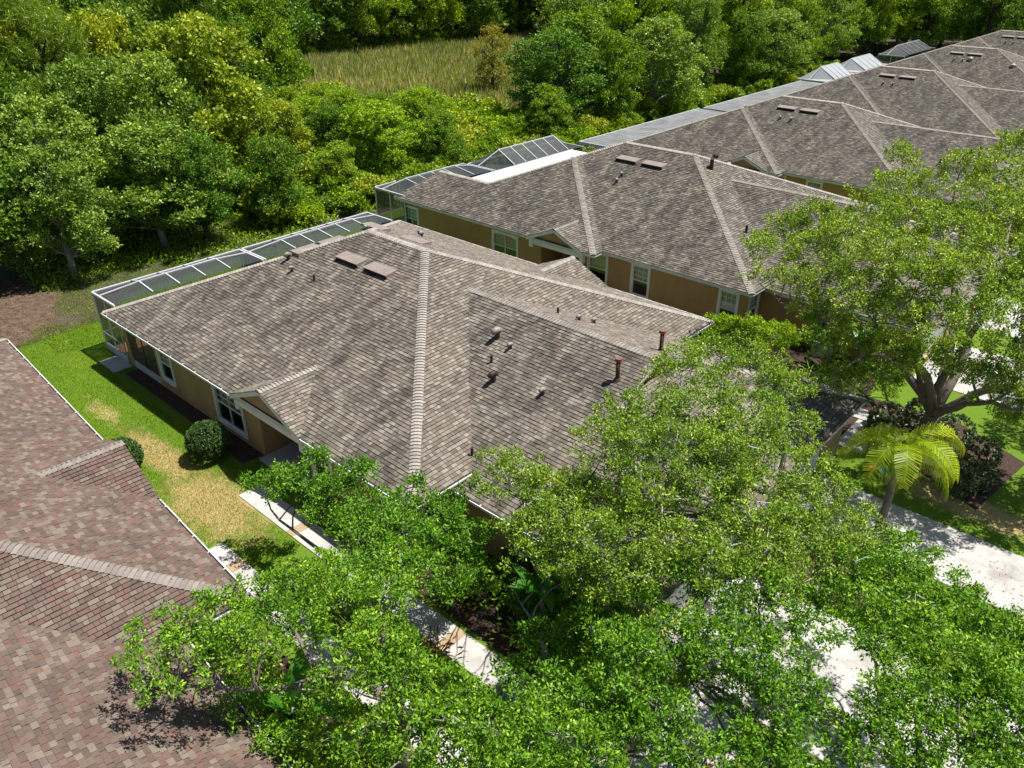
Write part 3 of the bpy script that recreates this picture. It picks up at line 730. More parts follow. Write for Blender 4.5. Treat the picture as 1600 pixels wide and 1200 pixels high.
def walk(name, y0, y1, cuts, tan):
    W_ = MB().box((cuts[0], y0, -.05), (cuts[-1], y1, .018)).build(name, M['conc']); W_['kind'] = 'structure'
    for i, (a, b) in enumerate(zip(cuts, cuts[1:])):
        MB().box((a+.008, y0+.003, .019), (b-.008, y1-.003, .03)).build('slab', M['conc_tan'] if i in tan else M['conc'], W_)
walk('walkway', -1.66, -.72, [-8.0, -6.3, -4.95, -4.55, -3.1, -1.6, -.1, 1.3, 2.55, 2.95, 4.4, 5.9, 7.4, 8.9, 10.4], {2, 8})
walk('walkway', -4.35, -3.42, [-6.1, -4.95, -4.5, -3.1, -1.6, -.1, 1.4, 2.9, 3.3, 4.8, 6.3, 7.8, 9.3], {1, 7})
walk('walkway', 18.9, 19.8, [-8, -6.4, -4.8, -3.2, -1.6, 0, 1.6, 3.2, 4.8, 6.4, 8.6], {4})
def drive(x0, x1, y0, y1):
    W_ = MB().box((x0, y0, -.05), (x1, y1, .020)).build('driveway', M['conc']); W_['kind'] = 'structure'
    nx = max(1, round((x1-x0)/3.2)); ny = max(1, round((y1-y0)/2.6))
    for i in range(nx):
        for j in range(ny):
            MB().box((x0+(x1-x0)*i/nx+.012, y0+(y1-y0)*j/ny+.012, .021), (x0+(x1-x0)*(i+1)/nx-.012, y0+(y1-y0)*(j+1)/ny-.012, .034)).build('slab', M['conc'], W_)
drive(7.3, 21.9, 2.3, 7.2); drive(7.3, 21.9, 10.9, 13.95)
drive(7.3, 21.9, 24.1, 29.3); drive(7.3, 21.9, 31.9, 37.0); drive(8.8, 10.8, -1.6, 2.28)
slabs('path', 6.9, 8.0, 16.35, 18.85, 2, (), along='y')
slabs('step_pad', -22.4, -20.75, -.5, .38, 3, ())

sheet('mulch_bed', [(-22, 20.0), (-.5, 20.0), (-.5, 22.2), (-9, 22.2), (-9, 21.3), (-22, 21.3)], .004, M['mulch'])  # bed added to cut the green lawn bounce on the trim
# ------------------------------------------------------------------ houses
GRP = 'duplex villas in the row'
R0 = math.radians(-3.5)
org0 = Vector((-.4, -5.45, 0)) - Matrix.Rotation(R0, 3, 'Z') @ Vector((0, 18, 0))
key = lambda p: (p-CAM).length
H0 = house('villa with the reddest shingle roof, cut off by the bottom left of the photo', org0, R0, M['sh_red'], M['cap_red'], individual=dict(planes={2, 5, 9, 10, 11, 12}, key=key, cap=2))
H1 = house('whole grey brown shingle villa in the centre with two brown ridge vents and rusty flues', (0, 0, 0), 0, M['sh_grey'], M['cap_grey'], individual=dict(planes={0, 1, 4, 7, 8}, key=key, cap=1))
for x in (-11.85, -9.92): slope_vent(H1, x, 7.0)
for x in (-14.2, -11.4): slope_vent(H1, x, 18-7.2, far=True)
for y in (6.4, 7.9):
    g = MB(); g.box((-15.3-.0, y, 2.75+S*6.2), (-14.6, y+1.3, 2.75+S*6.2+.26)).build('ridge_vent', M['vent'], H1)
def n1z(y, off=0): return 2.75+S*(y-off)
goose(H1, -15.0, 6.1, n1z(6.1), 1.5, 'vent'); goose(H1, -14.1, 5.65, n1z(5.65), 1.1); pipe(H1, -12.45, 5.65, n1z(5.65), .28)
goose(H1, -3.3, 7.35, n1z(7.35, 2.55), 1.9); goose(H1, -2.45, 7.16, n1z(7.16, 2.55), 1.1); pipe(H1, -2.66, 6.35, n1z(6.35, 2.55), .3)
goose(H1, -1.95, 5.7, n1z(5.7, 2.55), 1.7, 'vent_dark'); goose(H1, .1, 6.0, n1z(6.0, 2.55), 1.2); pipe(H1, -.4, 3.0, n1z(3.0, 2.55), .3)
flue(H1, 2.05, 7.6, n1z(7.6, 2.55)); flue(H1, 1.95, 18-7.55, n1z(7.55, 2.55))
pipe(H1, -3.0, 10.6, n1z(7.4, 2.55), .25); goose(H1, -2.0, 10.7, n1z(7.3, 2.55), 1.1); goose(H1, -1.7, 11.3, n1z(6.7, 2.55), 1.1)
pipe(H1, -14.9, 13.8, n1z(4.2), .2); goose(H1, -14.2, 13.4, n1z(4.6), 1.2)
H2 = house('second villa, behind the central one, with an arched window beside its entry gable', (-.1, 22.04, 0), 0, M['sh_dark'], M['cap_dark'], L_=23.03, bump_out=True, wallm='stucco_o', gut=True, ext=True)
for x in (-12.7, -10.8): slope_vent(H2, x, 7.15)
for x, y in ((-12.1, 5.9), (-12.0, 5.3)): goose(H2, x, y, n1z(y), 1.2)
pipe(H2, -3.0, 4.7, 2.75+S*3.0, .4, .07)
g = MB(); g.tube([(-7.6, 8.6, 5.7), (-7.6, 8.6, 6.4), (-7.6, 8.75, 6.6), (-7.6, 9.0, 6.6), (-7.6, 9.1, 6.45)], .12, 8); g.build('vent_elbow', M['vent_dark'], H2)
labs = ['third villa up the row, its entry gable showing just over the second roof', 'fourth villa up the row with two pale ridge vents over a small dark vent', 'fifth villa up the row with a white ball vent between its ridge vents', 'farthest villa in the top right corner of the photo']
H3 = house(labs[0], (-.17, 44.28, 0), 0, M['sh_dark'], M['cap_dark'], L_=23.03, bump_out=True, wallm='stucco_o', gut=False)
for x in (-12.7, -10.8): slope_vent(H3, x, 7.15)
for x, y in ((-12.5, 5.9), (-11.6, 5.9)): goose(H3, x, y, n1z(y), 1.2)
bpy.context.view_layer.update()
reg_children(H3)
for k, (x, y) in enumerate([(-.24, 66.54), (-.27, 88.87), (-.3, 111.1)]):
    c = copy_tree(H3); c.location = (x, y, 0); c['label'] = labs[k+1]
    if k == 1:
        for xx, yy in ((-10.9, 6.2), (-6.3, 5.6)):
            MB().tube([(xx, yy, n1z(yy)-.05), (xx, yy, n1z(yy)+.25), (xx, yy, n1z(yy)+.4)], [.26, .3, .08], 12).build('ball_vent', M['vent_white'], c)
pipe(H3, 2.1, 6.2, n1z(6.2, 2.55), 1.0, .09, 'rust'); pipe(H3, .0, 5.2, n1z(5.2, 2.55), .4, .07); pipe(H3, 4.9, 6.4, 4.0, .6, .1)
# door mat pad, AC
cage('white framed screen enclosure along the back of the central villa', -23.5, -21.2, .43, 8.35, 3.02, .26, -22.55, nb=3)
cage('second half of the enclosure behind the central villa, past the thick beam', -23.5, -21.2, 8.5, 17.2, 3.02, .26, -22.55, nb=4)
cage('screen enclosure left of the second villa with the white flat roof', -27.9, -24.9, 21.4, 29.9, 2.9, .4, -26.9, nb=4)
cage('taller mansard screen enclosure behind the white flat patio roof', -27.6, -24.6, 30.1, 40.3, 2.9, .95, -26.2, nb=5)
pan_roof('smooth white flat patio roof behind the second villa', -24.55, -22.6, 27.5, 38.9, 2.86, M['pan'], False)
pan_roof('long ribbed grey patio roof behind the third villa', -25.9, -22.7, 41.6, 60.8, 2.85, M['pan_grey'])
pan_roof('farther ribbed grey patio roof with leaf shadows', -25.7, -22.8, 61.4, 83.5, 2.85, M['pan_grey'])
cage('pale roofed screen enclosure behind the fourth villa, nearer one', -26.6, -22.9, 84.6, 93.4, 2.9, 1.3, -24.9, 'screen_light', 4)
cage('pale roofed screen enclosure behind the fourth villa, farther one', -26.9, -22.9, 94.0, 104.0, 2.9, 1.3, -25.0, 'screen_light', 4)
cage('small dark screen enclosure farthest up the row', -27.6, -24.0, 113, 126, 2.9, 1.1, -26, 'screen', 5)
a = thing('air_conditioner', 'round topped white air conditioner against the second villa wall', 'air conditioner', (3.1, 23.6, 0))
MB().tube([(0, 0, 0), (0, 0, .75)], .42, 20).build('casing', M['ac'], a); MB().tube([(0, 0, .751), (0, 0, .80)], [.43, .40], 20).build('top_grille', M['trim'], a)
a = thing('planter', 'small orange and teal pot under the yellow palm', 'plant pot', (8.75, 15.3, 0))
MB().tube([(0, 0, 0), (0, 0, .35)], [.15, .22], 12).build('pot', M['orange'], a); MB().tube([(.35, .1, 0), (.35, .1, .3)], [.12, .2], 12).build('pot_teal', M['teal'], a)['label'] = 'teal pot'

# ------------------------------------------------------------------ foliage
def quad_mesh(name, V, m):
    """V: (n,4,3) array of quads"""
    n = len(V); me = bpy.data.meshes.new(name)
    me.vertices.add(n*4); me.vertices.foreach_set('co', V.reshape(-1).astype(np.float32))
    me.loops.add(n*4); me.loops.foreach_set('vertex_index', np.arange(n*4, dtype=np.int32))
    me.polygons.add(n); me.polygons.foreach_set('loop_start', np.arange(0, n*4, 4, dtype=np.int32)); me.polygons.foreach_set('loop_total', np.full(n, 4, dtype=np.int32))
    me.update(calc_edges=True); me.materials.append(m); return me
def unit(a): return a/np.maximum(np.linalg.norm(a, axis=-1, keepdims=True), 1e-6)
def leaf_quads(P, D, ln, wd, up=.6):
    """leaf at P pointing D; rhombus"""
    n = len(P); N = unit(RNG.normal(size=(n, 3))*.55+np.array([0, 0, up])); A = unit(D); B = unit(np.cross(N, A))
    l = (ln*RNG.uniform(.7, 1.25, n))[:, None]; w = (wd*RNG.uniform(.7, 1.25, n))[:, None]
    return np.stack([P, P+A*l*.45+B*w*.5, P+A*l, P+A*l*.5-B*w*.5], 1)
def clump(blobs, dens, nt, k, ln, wd, cr=.26, flat=.75, shell=.62, up=.6, low=-.55, tr=.04, jit=.16):
    """blobs (x,y,z,r) carry dens small leaf balls per square metre, each nt tufts of k leaves"""
    out = []; tips = []
    for (x, y, z, r) in blobs:
        n = max(3, int(dens*12.57*r*r)); d = unit(RNG.normal(size=(n*3, 3))); d = d[d[:, 2] > low][:n]; n = len(d)
        rr = r*(shell+(1-shell)*RNG.random(n)**.5)*(1+jit*RNG.normal(size=n).clip(-1.5, 1.8)); c = np.array([x, y, z])+d*rr[:, None]*np.array([1, 1, flat])
        tips.append((np.array([x, y, z]), c))
        cs = cr*RNG.uniform(.6, 1.3, n); e = unit(RNG.normal(size=(n*nt, 3))+np.array([0, 0, .35])); q = RNG.random(n*nt)**.45
        tc = np.repeat(c, nt, 0)+e*(np.repeat(cs, nt)*q)[:, None]*np.array([1, 1, .8])
        P = np.repeat(tc, k, 0)+RNG.normal(size=(n*nt*k, 3))*tr; D = np.repeat(e, k, 0)*.8+RNG.normal(size=(n*nt*k, 3))*.75+np.array([0, 0, .1])
        out.append(leaf_quads(P, D, ln, wd, up))
    return np.concatenate(out), tips
def wob(a, b, n=5, amt=.12):
    a, b = Vector(a), Vector(b); d = b-a; L_ = d.length; pts = []
    o1 = Vector((random.uniform(-1, 1), random.uniform(-1, 1), random.uniform(.1, .9)))*L_*amt; o2 = Vector((random.uniform(-1, 1), random.uniform(-1, 1), random.uniform(-.5, .5)))*L_*amt*.45
    for i in range(n+1):
        t = i/n; pts.append(a.lerp(b, t)+o1*math.sin(math.pi*t)+o2*math.sin(2*math.pi*t)+(Vector((random.uniform(-1, 1), random.uniform(-1, 1), random.uniform(-1, 1)))*L_*.018 if 0 < i < n else Vector()))
    return pts
def tree(name, label, cat, base, forks, blobs, leafmat, bark, dens=3.6, nt=12, k=6, ln=.10, wd=.045, trunk_r=.2, group=None, twigs=True, flat=.75, cr=.24, twigm=None, shell=.62, twn=.15):
    """forks: list of limb end points; every blob is joined to the nearest limb point"""
    o = Vector(base); T = thing(name, label, cat, base, 0, group)
    g = MB(); f0 = o+Vector((random.uniform(-.1, .1), random.uniform(-.1, .1), forks[0]))
    tp = wob(o, f0, 3, .05); g.tube([p-o for p in tp], [trunk_r*1.35, trunk_r*1.05, trunk_r, trunk_r*.95], 10)
    g.build('trunk', bark, T, True)
    g = MB(); nodes = [(f0, trunk_r*.8)]
    nf = len(forks)-1; ends = [max(blobs, key=lambda q: math.hypot(q[0]-o.x, q[1]-o.y))]
    while len(ends) < nf: ends.append(max(blobs, key=lambda q: min(math.hypot(q[0]-e[0], q[1]-e[1])+.5*abs(q[2]-e[2]) for e in ends)))
    for e in ends:
        fk = f0.lerp(Vector((e[0], e[1], e[2]-.35)), .86)
        pts = wob(f0, fk, 7, .11); rs = [trunk_r*.75*(1-.80*(i/7)**.8) for i in range(8)]
        g.tube([p-o for p in pts], rs, 8, True); nodes += list(zip(pts[1:], rs[1:]))
    for (x, y, z, r) in blobs:
        c = Vector((x, y, z)); nd, rad = min(nodes, key=lambda q: (q[0]-c).length+max(0, q[0].z-z)*1.5)
        pts = wob(nd, c, 5, .12); r0 = min(rad*.7, .03+.016*(nd-c).length); g.tube([p-o for p in pts], [r0, r0*.85, r0*.7, r0*.52, r0*.38, r0*.22], 6, False)
    g.build('branches', bark, T, True)
    Q, tips = clump([(x-o.x, y-o.y, z-o.z, r) for x, y, z, r in blobs], dens, nt, k, ln, wd, cr, flat, shell)
    link('crown', quad_mesh('crown', Q, leafmat), T)
    if twigs:
        g = MB()
        for c, tt in tips:
            for t in tt[RNG.random(len(tt)) < twn]:
                m_ = (c+t)/2+RNG.normal(size=3)*.12; g.tube([c*.7+t*.3, m_, t, t+(t-c)*.12], [.020, .014, .008, .004], 3, False)
        g.build('twigs', twigm or M['twig'], T)['kind'] = 'stuff'
    return T
def cloud(cx, cy, cz, rx, ry, rz, n, r0, r1, zmin=1.5, surf=.55):
    out = []
    while len(out) < n:
        d = unit(RNG.normal(size=3)); q = surf+(1-surf)*RNG.random(); x, y, z = cx+d[0]*rx*q, cy+d[1]*ry*q, cz+d[2]*rz*q
        if z < zmin: continue
        out.append((x, y, z, random.uniform(r0, r1)))
    return out
FG = 'oaks over the front gardens'
# tree low at the bottom, its crown crossing both walkways
b1 = [(1.7,-9.1,4.8,0.4),(0.9,-8.3,4.6,0.54),(2.1,-8.0,4.8,0.58),(2.5,-8.9,4.7,0.34),(1.5,-7.0,4.6,0.61),(2.9,-7.9,4.8,0.48),(1.2,-5.9,4.2,0.65),(3.0,-6.9,4.8,0.66),(2.7,-7.1,3.5,0.52),(1.9,-5.4,4.4,0.69),(1.8,-4.2,4.2,0.72),(4.0,-5.5,5.2,0.72),(4.2,-4.6,5.2,0.71),(5.4,-5.5,5.4,0.66),(3.3,-3.3,4.6,0.56),(1.4,-2.6,4,0.68),(6.4,-5.5,5,0.58),(7.0,-5.1,4.6,0.64),(8.1,-5.2,4.6,0.62),(7.5,-5.9,4.6,0.61),(6.4,-6.2,4.6,0.63),(5.0,-6.6,3.5,0.57),(3.7,-7.3,2.5,0.51),(8.4,-4.0,4.2,0.62),(7.3,-6.5,4.4,0.6),(3.8,-6.6,3.6,0.39),(4.6,-5.7,3.4,0.6),(2.6,-7.6,2.8,0.46),(4.7,-7.1,3,0.51),(6.3,-6.9,4,0.56),(7.8,-5.8,4,0.62),(8.5,-5.3,4.2,0.61),(8.6,-4.5,4,0.61),(1.9,-5.1,3.4,0.57),(1.3,-3.4,3,0.65),(2.7,-6.3,4.9,0.54),(1.4,-7.5,4.9,0.43),(2.7,-7.4,5.0,0.54),(3.4,-4.5,5.0,0.65),(4.1,-4.0,4.9,0.5),(5.4,-6.1,5.2,0.62),(6.1,-5.6,5.3,0.56),(7.6,-5.7,5.0,0.56),(9.2,-4.2,4.6,0.57),(9.1,-5.0,4.6,0.55),(7.7,-4.7,4.6,0.44),(9.9,-4.1,4.4,0.53)]
tree('oak_tree', 'leafy green oak at the bottom whose branch reaches over the reddish roof', 'tree', (5.0, -4.9, 0), [2.2, (5.6, -4.0, 4.6), (3.2, -6.6, 4.2), (7.6, -5.2, 4.4), (3.0, -4.2, 3.9), (6.4, -2.8, 3.8)], b1, L['oak'], M['bark'], 3.9, 12, 6, .098, .043, .2, FG, cr=.21)
# slim tree beside the central villa's walk
b2 = [(-4.1,-2.4,2.8,0.53),(-4.2,-1.7,3,0.41),(-2.8,-1.8,3.4,0.59),(-3.3,-1.1,3.6,0.4),(-1.1,-1.8,3.8,0.64),(-1.1,-1.1,4,0.53),(0.7,-1.8,4,0.64),(0.6,-0.9,3.6,0.56),(0.4,-0.1,3.8,0.34),(1.6,0.0,3.6,0.56),(2.3,-0.9,3.6,0.67),(2.2,-1.9,4,0.65),(1.9,-2.8,4,0.59),(-1.4,-2.3,3.2,0.53),(0.1,-2.4,3.6,0.58),(2.4,0.2,3,0.48),(2.4,-0.3,2.2,0.63),(2.9,-2.2,3.6,0.57),(3.0,-1.3,2.4,0.49),(-5.2,-2.4,2.4,0.29)]
tree('oak_tree', 'slim low tree growing beside the walk along the central villa', 'tree', (.2, -2.1, 0), [1.7, (-1.4, -1.7, 3.4), (1.2, -1.6, 3.2), (0, -2.4, 3.3)], b2, L['oak'], M['bark'], 5.4, 13, 6, .105, .047, .12, FG)
# pale sparse oak covering the garage roofs of the central villa
b3 = [(4.8,7.0,6.4,0.98),(5.2,8.4,6.4,1.01),(6.1,9.2,6,1.05),(7.0,9.5,5.6,0.85),(6.7,4.8,6.8,0.97),(7.8,5.3,6.8,0.96),(8.2,7.0,6,0.83),(5.2,4.8,6.2,0.84),(4.3,4.3,5.8,0.71),(4.8,3.0,5.6,0.82),(6.0,2.9,6.2,0.95),(7.1,3.0,6.6,0.95),(8.1,3.6,6.6,0.93),(8.8,4.6,6.2,0.92),(2.1,1.6,4.6,0.52),(3.3,1.4,4.8,0.65),(7.5,1.6,6,0.91),(8.3,2.4,6,0.91),(9.1,3.1,5.8,0.85),(9.6,4.9,5.2,0.8),(7.5,0.4,5.4,0.88),(8.3,1.1,5.4,0.88),(9.1,1.8,5.4,0.88),(9.8,2.7,5.2,0.84),(10.3,3.8,4.8,0.77),(6.7,-0.5,4.6,0.62),(7.6,-0.3,4.8,0.63),(2.2,0.6,4.2,0.4),(9.8,6.7,4.6,0.74),(10.5,5.5,4.4,0.71),(11.4,5.0,4.4,0.64),(11.0,3.1,4.6,0.64),(10.8,6.9,4.0,0.49),(10.0,3.9,5,0.67),(10.3,2.0,5,0.69),(9.3,0.8,5.6,0.67),(8.2,-0.1,5.2,0.65),(8.6,3.3,6.4,0.73),(7.8,2.6,6.4,0.73),(9.3,6.6,5.4,0.53),(3.8,3.1,3.6,0.8),(4.7,3.7,3.6,0.87),(3.9,1.4,4.6,0.67),(5.5,-0.5,5.4,0.63),(6.7,-0.4,5.7,0.72),(4.8,-0.4,5.5,0.55),(6.2,-0.7,5.0,0.62),(3.2,0.8,4.7,0.46),(5.7,1.5,4.7,0.78),(4.8,1.4,4.3,0.73),(5.8,-1.2,5.0,0.52),(7.0,1.6,5.0,0.78),(4.8,-0.8,5.0,0.45)]
tree('oak_tree', 'pale sparse oak with bare grey twigs spreading over the central villa garages', 'tree', (8.6, 8.2, 0), [2.0, (6.2, 6.6, 5.4), (6.6, 3.4, 5.2), (8.2, 5.2, 5.4), (5.2, 1.6, 4.6), (7.8, .6, 4.9)], b3, L['oak_pale'], M['bark_dark'], 4.0, 14, 6, .086, .040, .20, FG, twn=.3, cr=.22)
# tree between the first walk and the near driveway
b4 = [(9.3,-3.0,4,0.66),(10.3,-3.1,4.2,0.65),(9.1,-4.0,4,0.64),(9.8,-2.1,4.5,0.63),(8.6,-1.6,4.4,0.62),(8.4,-0.3,4.4,0.65),(9.6,-0.7,4.6,0.67),(8.6,0.6,4.8,0.72),(9.7,0.4,4.8,0.75),(10.0,1.6,5,0.77),(10.7,0.2,4.6,0.67),(10.8,1.4,4.6,0.64),(11.5,0.7,4.2,0.59),(12.0,-0.2,4,0.51),(11.4,-0.5,4.2,0.48),(11.3,-2.4,4,0.45),(11.9,-1.3,3.6,0.39),(9.6,-0.7,3.6,0.63),(10.3,-0.2,3.8,0.6),(11.3,-1.1,3.8,0.5),(12.4,-0.3,3.6,0.42),(12.3,-1.1,3.4,0.47),(10.7,-2.5,4,0.56),(7.4,-0.1,3.6,0.6),(11.2,2.4,4.2,0.6),(11.4,-0.3,4.6,0.56),(9.4,-1.9,5,0.59),(10.2,-0.7,5,0.6),(9.3,-2.6,4.6,0.6),(8.9,-3.3,4.2,0.57),(12.9,0.1,3.8,0.45),(12.2,0.4,4,0.43),(12.7,-1.0,3.8,0.48),(13.3,-0.2,3.6,0.39),(11.5,-1.4,3.4,0.45),(10.4,-2.6,4.6,0.55)]
tree('oak_tree', 'dense bright green tree at the bottom between the two front walks', 'tree', (9.4, -2.0, 0), [2.0, (9.4, -1.8, 4.2), (10.8, -2.4, 4.0), (8.4, -1.4, 3.6)], b4, L['oak'], M['bark'], 4.6, 12, 6, .096, .043, .17, FG, cr=.22)
# bottom right tree over the driveway
b5 = [(11.9,3.2,4.6,0.63),(12.4,4.8,4.4,0.72),(12.9,3.2,4.6,0.58),(13.1,4.7,4.4,0.64),(13.6,3.1,4.6,0.65),(14.1,4.5,4.4,0.65),(14.8,4.5,4.4,0.63),(14.4,2.5,4.8,0.61),(15.1,2.6,4.8,0.65),(15.3,4.5,4.4,0.67),(13.4,1.8,4.6,0.38),(13.8,0.4,4.6,0.43),(14.2,1.4,4.6,0.52),(13.4,-0.2,4.2,0.3),(14.3,0.4,4.6,0.44),(14.9,1.2,4.8,0.57),(15.6,1.7,4.6,0.65),(15.6,0.9,4.4,0.58),(14.9,0.3,4.4,0.44),(11.9,4.6,4.4,0.57),(11.9,6.4,4,0.51),(11.9,1.8,4.4,0.34),(13.6,6.0,4,0.44),(12.4,4.2,4,0.55),(13.6,4.8,4.2,0.55),(14.6,3.9,4.6,0.59),(12.4,5.9,4.2,0.55),(11.4,3.4,4.2,0.53),(13.5,2.6,4.4,0.47),(14.9,2.3,4.4,0.55),(15.5,2.4,4.8,0.59),(11.7,3.9,4.8,0.55),(13.0,3.5,4.8,0.52),(13.7,0.8,4.9,0.46),(13.0,2.0,4.7,0.44),(13.8,2.3,4.4,0.46),(13.4,1.0,4.2,0.48),(13.8,-0.2,4.4,0.47),(14.3,0.4,3.9,0.46),(12.1,2.7,4.2,0.47),(14.4,2.2,4.2,0.54),(15.3,1.7,4.0,0.56),(15.9,1.6,4.0,0.55)]
tree('oak_tree', 'open crowned tree in the bottom right corner over the white driveway', 'tree', (14.6, 1.4, 0), [1.9, (13.6, 3.2, 3.9), (15.2, 3.2, 3.9), (14.8, .4, 3.7), (12.4, 4.4, 3.8), (13.4, .4, 3.9)], b5, L['oak'], M['bark'], 5.2, 12, 6, .096, .044, .13, FG, cr=.22)
b9 = [(1.2,-7.0,1.5,0.48),(2.3,-6.9,1.5,0.52),(2.5,-6.3,1.7,0.5),(3.6,-6.6,1.6,0.54),(2.8,-7.5,1.3,0.51),(4.4,-6.1,1.6,0.53),(4.7,-5.2,1.4,0.52)]
tree('garden_bush', 'bright bushes along the wall of the reddish roofed villa', 'bush', (2.0, -6.3, 0), [.6, (0,0,0), (0,0,0)], b9, L['fbright'], M['bark'], 4.2, 12, 6, .11, .05, .08, None, twn=.08)
# big forked oak by the second villa
b6 = [(1.8,17.9,6.6,0.74),(2.0,19.8,7,1.03),(4.1,17.6,7,1.05),(2.4,16.5,6,0.46),(3.2,20.1,7.6,1.06),(5.2,17.5,7.8,1.26),(4.2,16.0,6.4,0.93),(5.8,15.5,7,1.12),(5.1,20.1,8.4,1.12),(7.3,15.4,8.4,1.27),(7.4,14.1,7.4,1.04),(7.1,18.2,8.8,1.3),(8.8,14.4,8.6,1.2),(8.6,13.7,7.4,1.0),(8.8,17.0,9,1.27),(10.1,14.1,8.6,1.15),(10.0,12.8,7.6,0.9),(9.2,19.5,9.4,1.32),(10.6,16.1,9,1.19),(10.9,14.0,7.6,0.95),(10.3,20.3,9.2,1.32),(11.6,16.0,8,1.18),(11.9,15.7,6.4,0.99),(4.2,25.9,9.4,0.74),(5.1,22.2,9,0.84),(6.7,21.6,9.4,0.75),(7.2,23.7,9.8,0.88),(8.6,23.2,9.8,1.14),(8.3,27.4,10,1.08),(6.2,14.9,5.8,0.88),(7.1,15.4,5.4,1.02),(8.3,15.5,5,1.05),(8.4,14.4,4.4,0.81),(6.5,14.8,4.8,0.7),(5.1,15.4,5.8,0.62),(9.3,15.7,5,0.9),(10.4,16.7,5,0.9),(11.4,16.2,4.6,0.92),(12.3,17.0,4.6,1.05),(12.6,17.2,7,1.26),(11.9,18.8,8.6,1.29),(13.4,15.5,5.6,0.9),(14.2,16.5,5.8,1.0),(13.8,17.8,6.2,1.1),(14.8,18.6,6.4,1.1),(15.2,16.8,5.4,1.0),(13.2,14.4,5.4,0.7),(6.8,14.5,3.8,0.71),(12.6,16.1,3.8,0.74)]
tree('oak_tree', 'big forked live oak on the right standing in front of the second villa', 'tree', (9.62, 18.3, 0), [1.7, (0, 0, 0), (0, 0, 0), (6.0, 16.9, 4.9), (5.2, 18.6, 6.6), (8.4, 18.2, 7.4), (11.6, 16.8, 6.2), (8.6, 14.8, 6.4), (12.2, 17.4, 4.2)], b6, L['oak_pale'], M['bark'], 3.5, 12, 6, .108, .048, .28, FG, cr=.25, twn=.4)
b10 = [(random.uniform(13.6, 18.5), random.uniform(17.5, 28), random.uniform(5.6, 7.6), random.uniform(.9, 1.3)) for _ in range(30)]
tree('oak_tree', 'street oak just outside the right edge of the photo whose shade falls on the lawn', 'tree', (17.4, 21.5, 0), [2.2]+[(0, 0, 0)]*5, b10, L['oak_pale'], M['bark'], 2.4, 10, 5, .14, .065, .26, FG, cr=.28, twn=.1)
# bushy tree at the corner between villas
b7 = [(-0.30000000000000004, 19.75, 1.66, 0.81), (0.9, 19.450000000000003, 1.87, 0.9), (2.0, 20.05, 1.87, 0.9), (0.4, 20.85, 1.44, 0.72), (1.7000000000000002, 18.85, 1.44, 0.81), (-1.0999999999999999, 20.25, 1.3, 0.63), (2.5, 21.650000000000002, 1.58, 0.63)]
tree('bushy_tree', 'rounded bright green bushy tree at the front corner of the second villa', 'tree', (1.2, 20.1, 0), [.5, (.4, 20.2, 1.7), (2.0, 20.4, 1.7)], b7, L['fbright'], M['bark'], 4.2, 12, 6, .13, .06, .13, None)
b8 = [(6.1,-1.0,2,0.74),(6.9,-0.6,2.6,0.67),(8.1,-1.6,3,0.71),(7.7,-2.6,3.0,0.67),(6.0,-2.2,2.2,0.41),(5.5,1.1,2.6,0.6),(4.5,1.5,2.2,0.48),(1.9,0.8,0.6,0.56),(3.0,0.9,0.6,0.51),(3.9,1.1,0.6,0.65),(4.8,1.2,0.6,0.68),(2.2,1.8,0.6,0.49)]
tree('garden_bush', 'dense bright green bushes between the walk and the central villa wall', 'bush', (5.4, -.2, 0), [.7, (4.4, .4, 1.3), (6.4, -.4, 1.6)], b8, L['oak'], M['bark_grey'], 4.2, 12, 6, .12, .055, .09, None, twn=.08)
def bush(name, label, x, y, r, h, lm, ln=.048, wd=.032, dens=170, k=8, group=None, low=-.9, cat='shrub', tw=.035):
    T = thing(name, label, cat, (x, y, 0), 0, group)
    Q, _ = clump([(0, 0, h, r)], dens, 5, k, ln, wd, tw, .95, .96, .8, low, .012, .025); link('foliage', quad_mesh('foliage', Q, lm), T)
    MB().tube([(0, 0, 0), (0, 0, h)], [.06, .04], 6).build('stem', M['bark_dark'], T)
    me = bpy.data.meshes.new('inner_twigs'); return T
bush('round_shrub', 'clipped round shrub on the lawn beside the entry gable', -11.0, -1.05, .78, .80, L['shrub'])
bush('round_shrub', 'round shrub half hidden behind the small gable of the reddish roof', -12.55, -3.75, .72, .7, L['shrub'])
for i, (x, y, r) in enumerate([(8.0, 18.8, .7), (10.4, 19.6, .7), (11.6, 18.6, .68), (11.9, 17.2, .62), (11.5, 16.2, .6), (8.3, 17.6, .65), (9.0, 20.2, .7)]):
    bush('hedge_shrub', 'grey green mounded shrub ringing the foot of the big forked oak', x, y, r, r*.75, L['hedge'], .10, .06, 22, 6, 'mounded shrubs around the big oak')
def stemplant(name, label, x, y, h, spread, n, lm, ln=.3, wd=.07, group=None, cat='plant'):
    T = thing(name, label, cat, (x, y, 0), RNG.random()*6.28, group)
    key_ = (h, spread, n, lm.name)
    if key_ not in SPM:
        P = np.stack([RNG.normal(size=n)*spread*.5, RNG.normal(size=n)*spread*.5, h*RNG.random(n)**.7], 1); D = np.stack([P[:, 0], P[:, 1], np.full(n, .12)], 1)+RNG.normal(size=(n, 3))*.3
        SPM[key_] = quad_mesh('foliage', leaf_quads(P, D, ln, wd, 1.0), lm)
    link('foliage', SPM[key_], T); MB().tube([(0, 0, 0), (0, 0, h*.8)], [.03, .015], 5).build('stem', M['bark_dark'], T)
    return T
SPM = {}
GP = 'garden plants under the oaks'
spots = [(2.5, .9), (3.4, 1.3), (5.5, .2), (6.7, .4), (7.6, .2), (.7, 1.2), (-2.2, -.1), (-3.6, .1), (1.6, .1), (4.4, .3), (3.0, -2.6), (5.6, -2.4), (1.2, -2.5), (7.6, -3.0), (4.3, -3.0), (-.6, -2.9)]
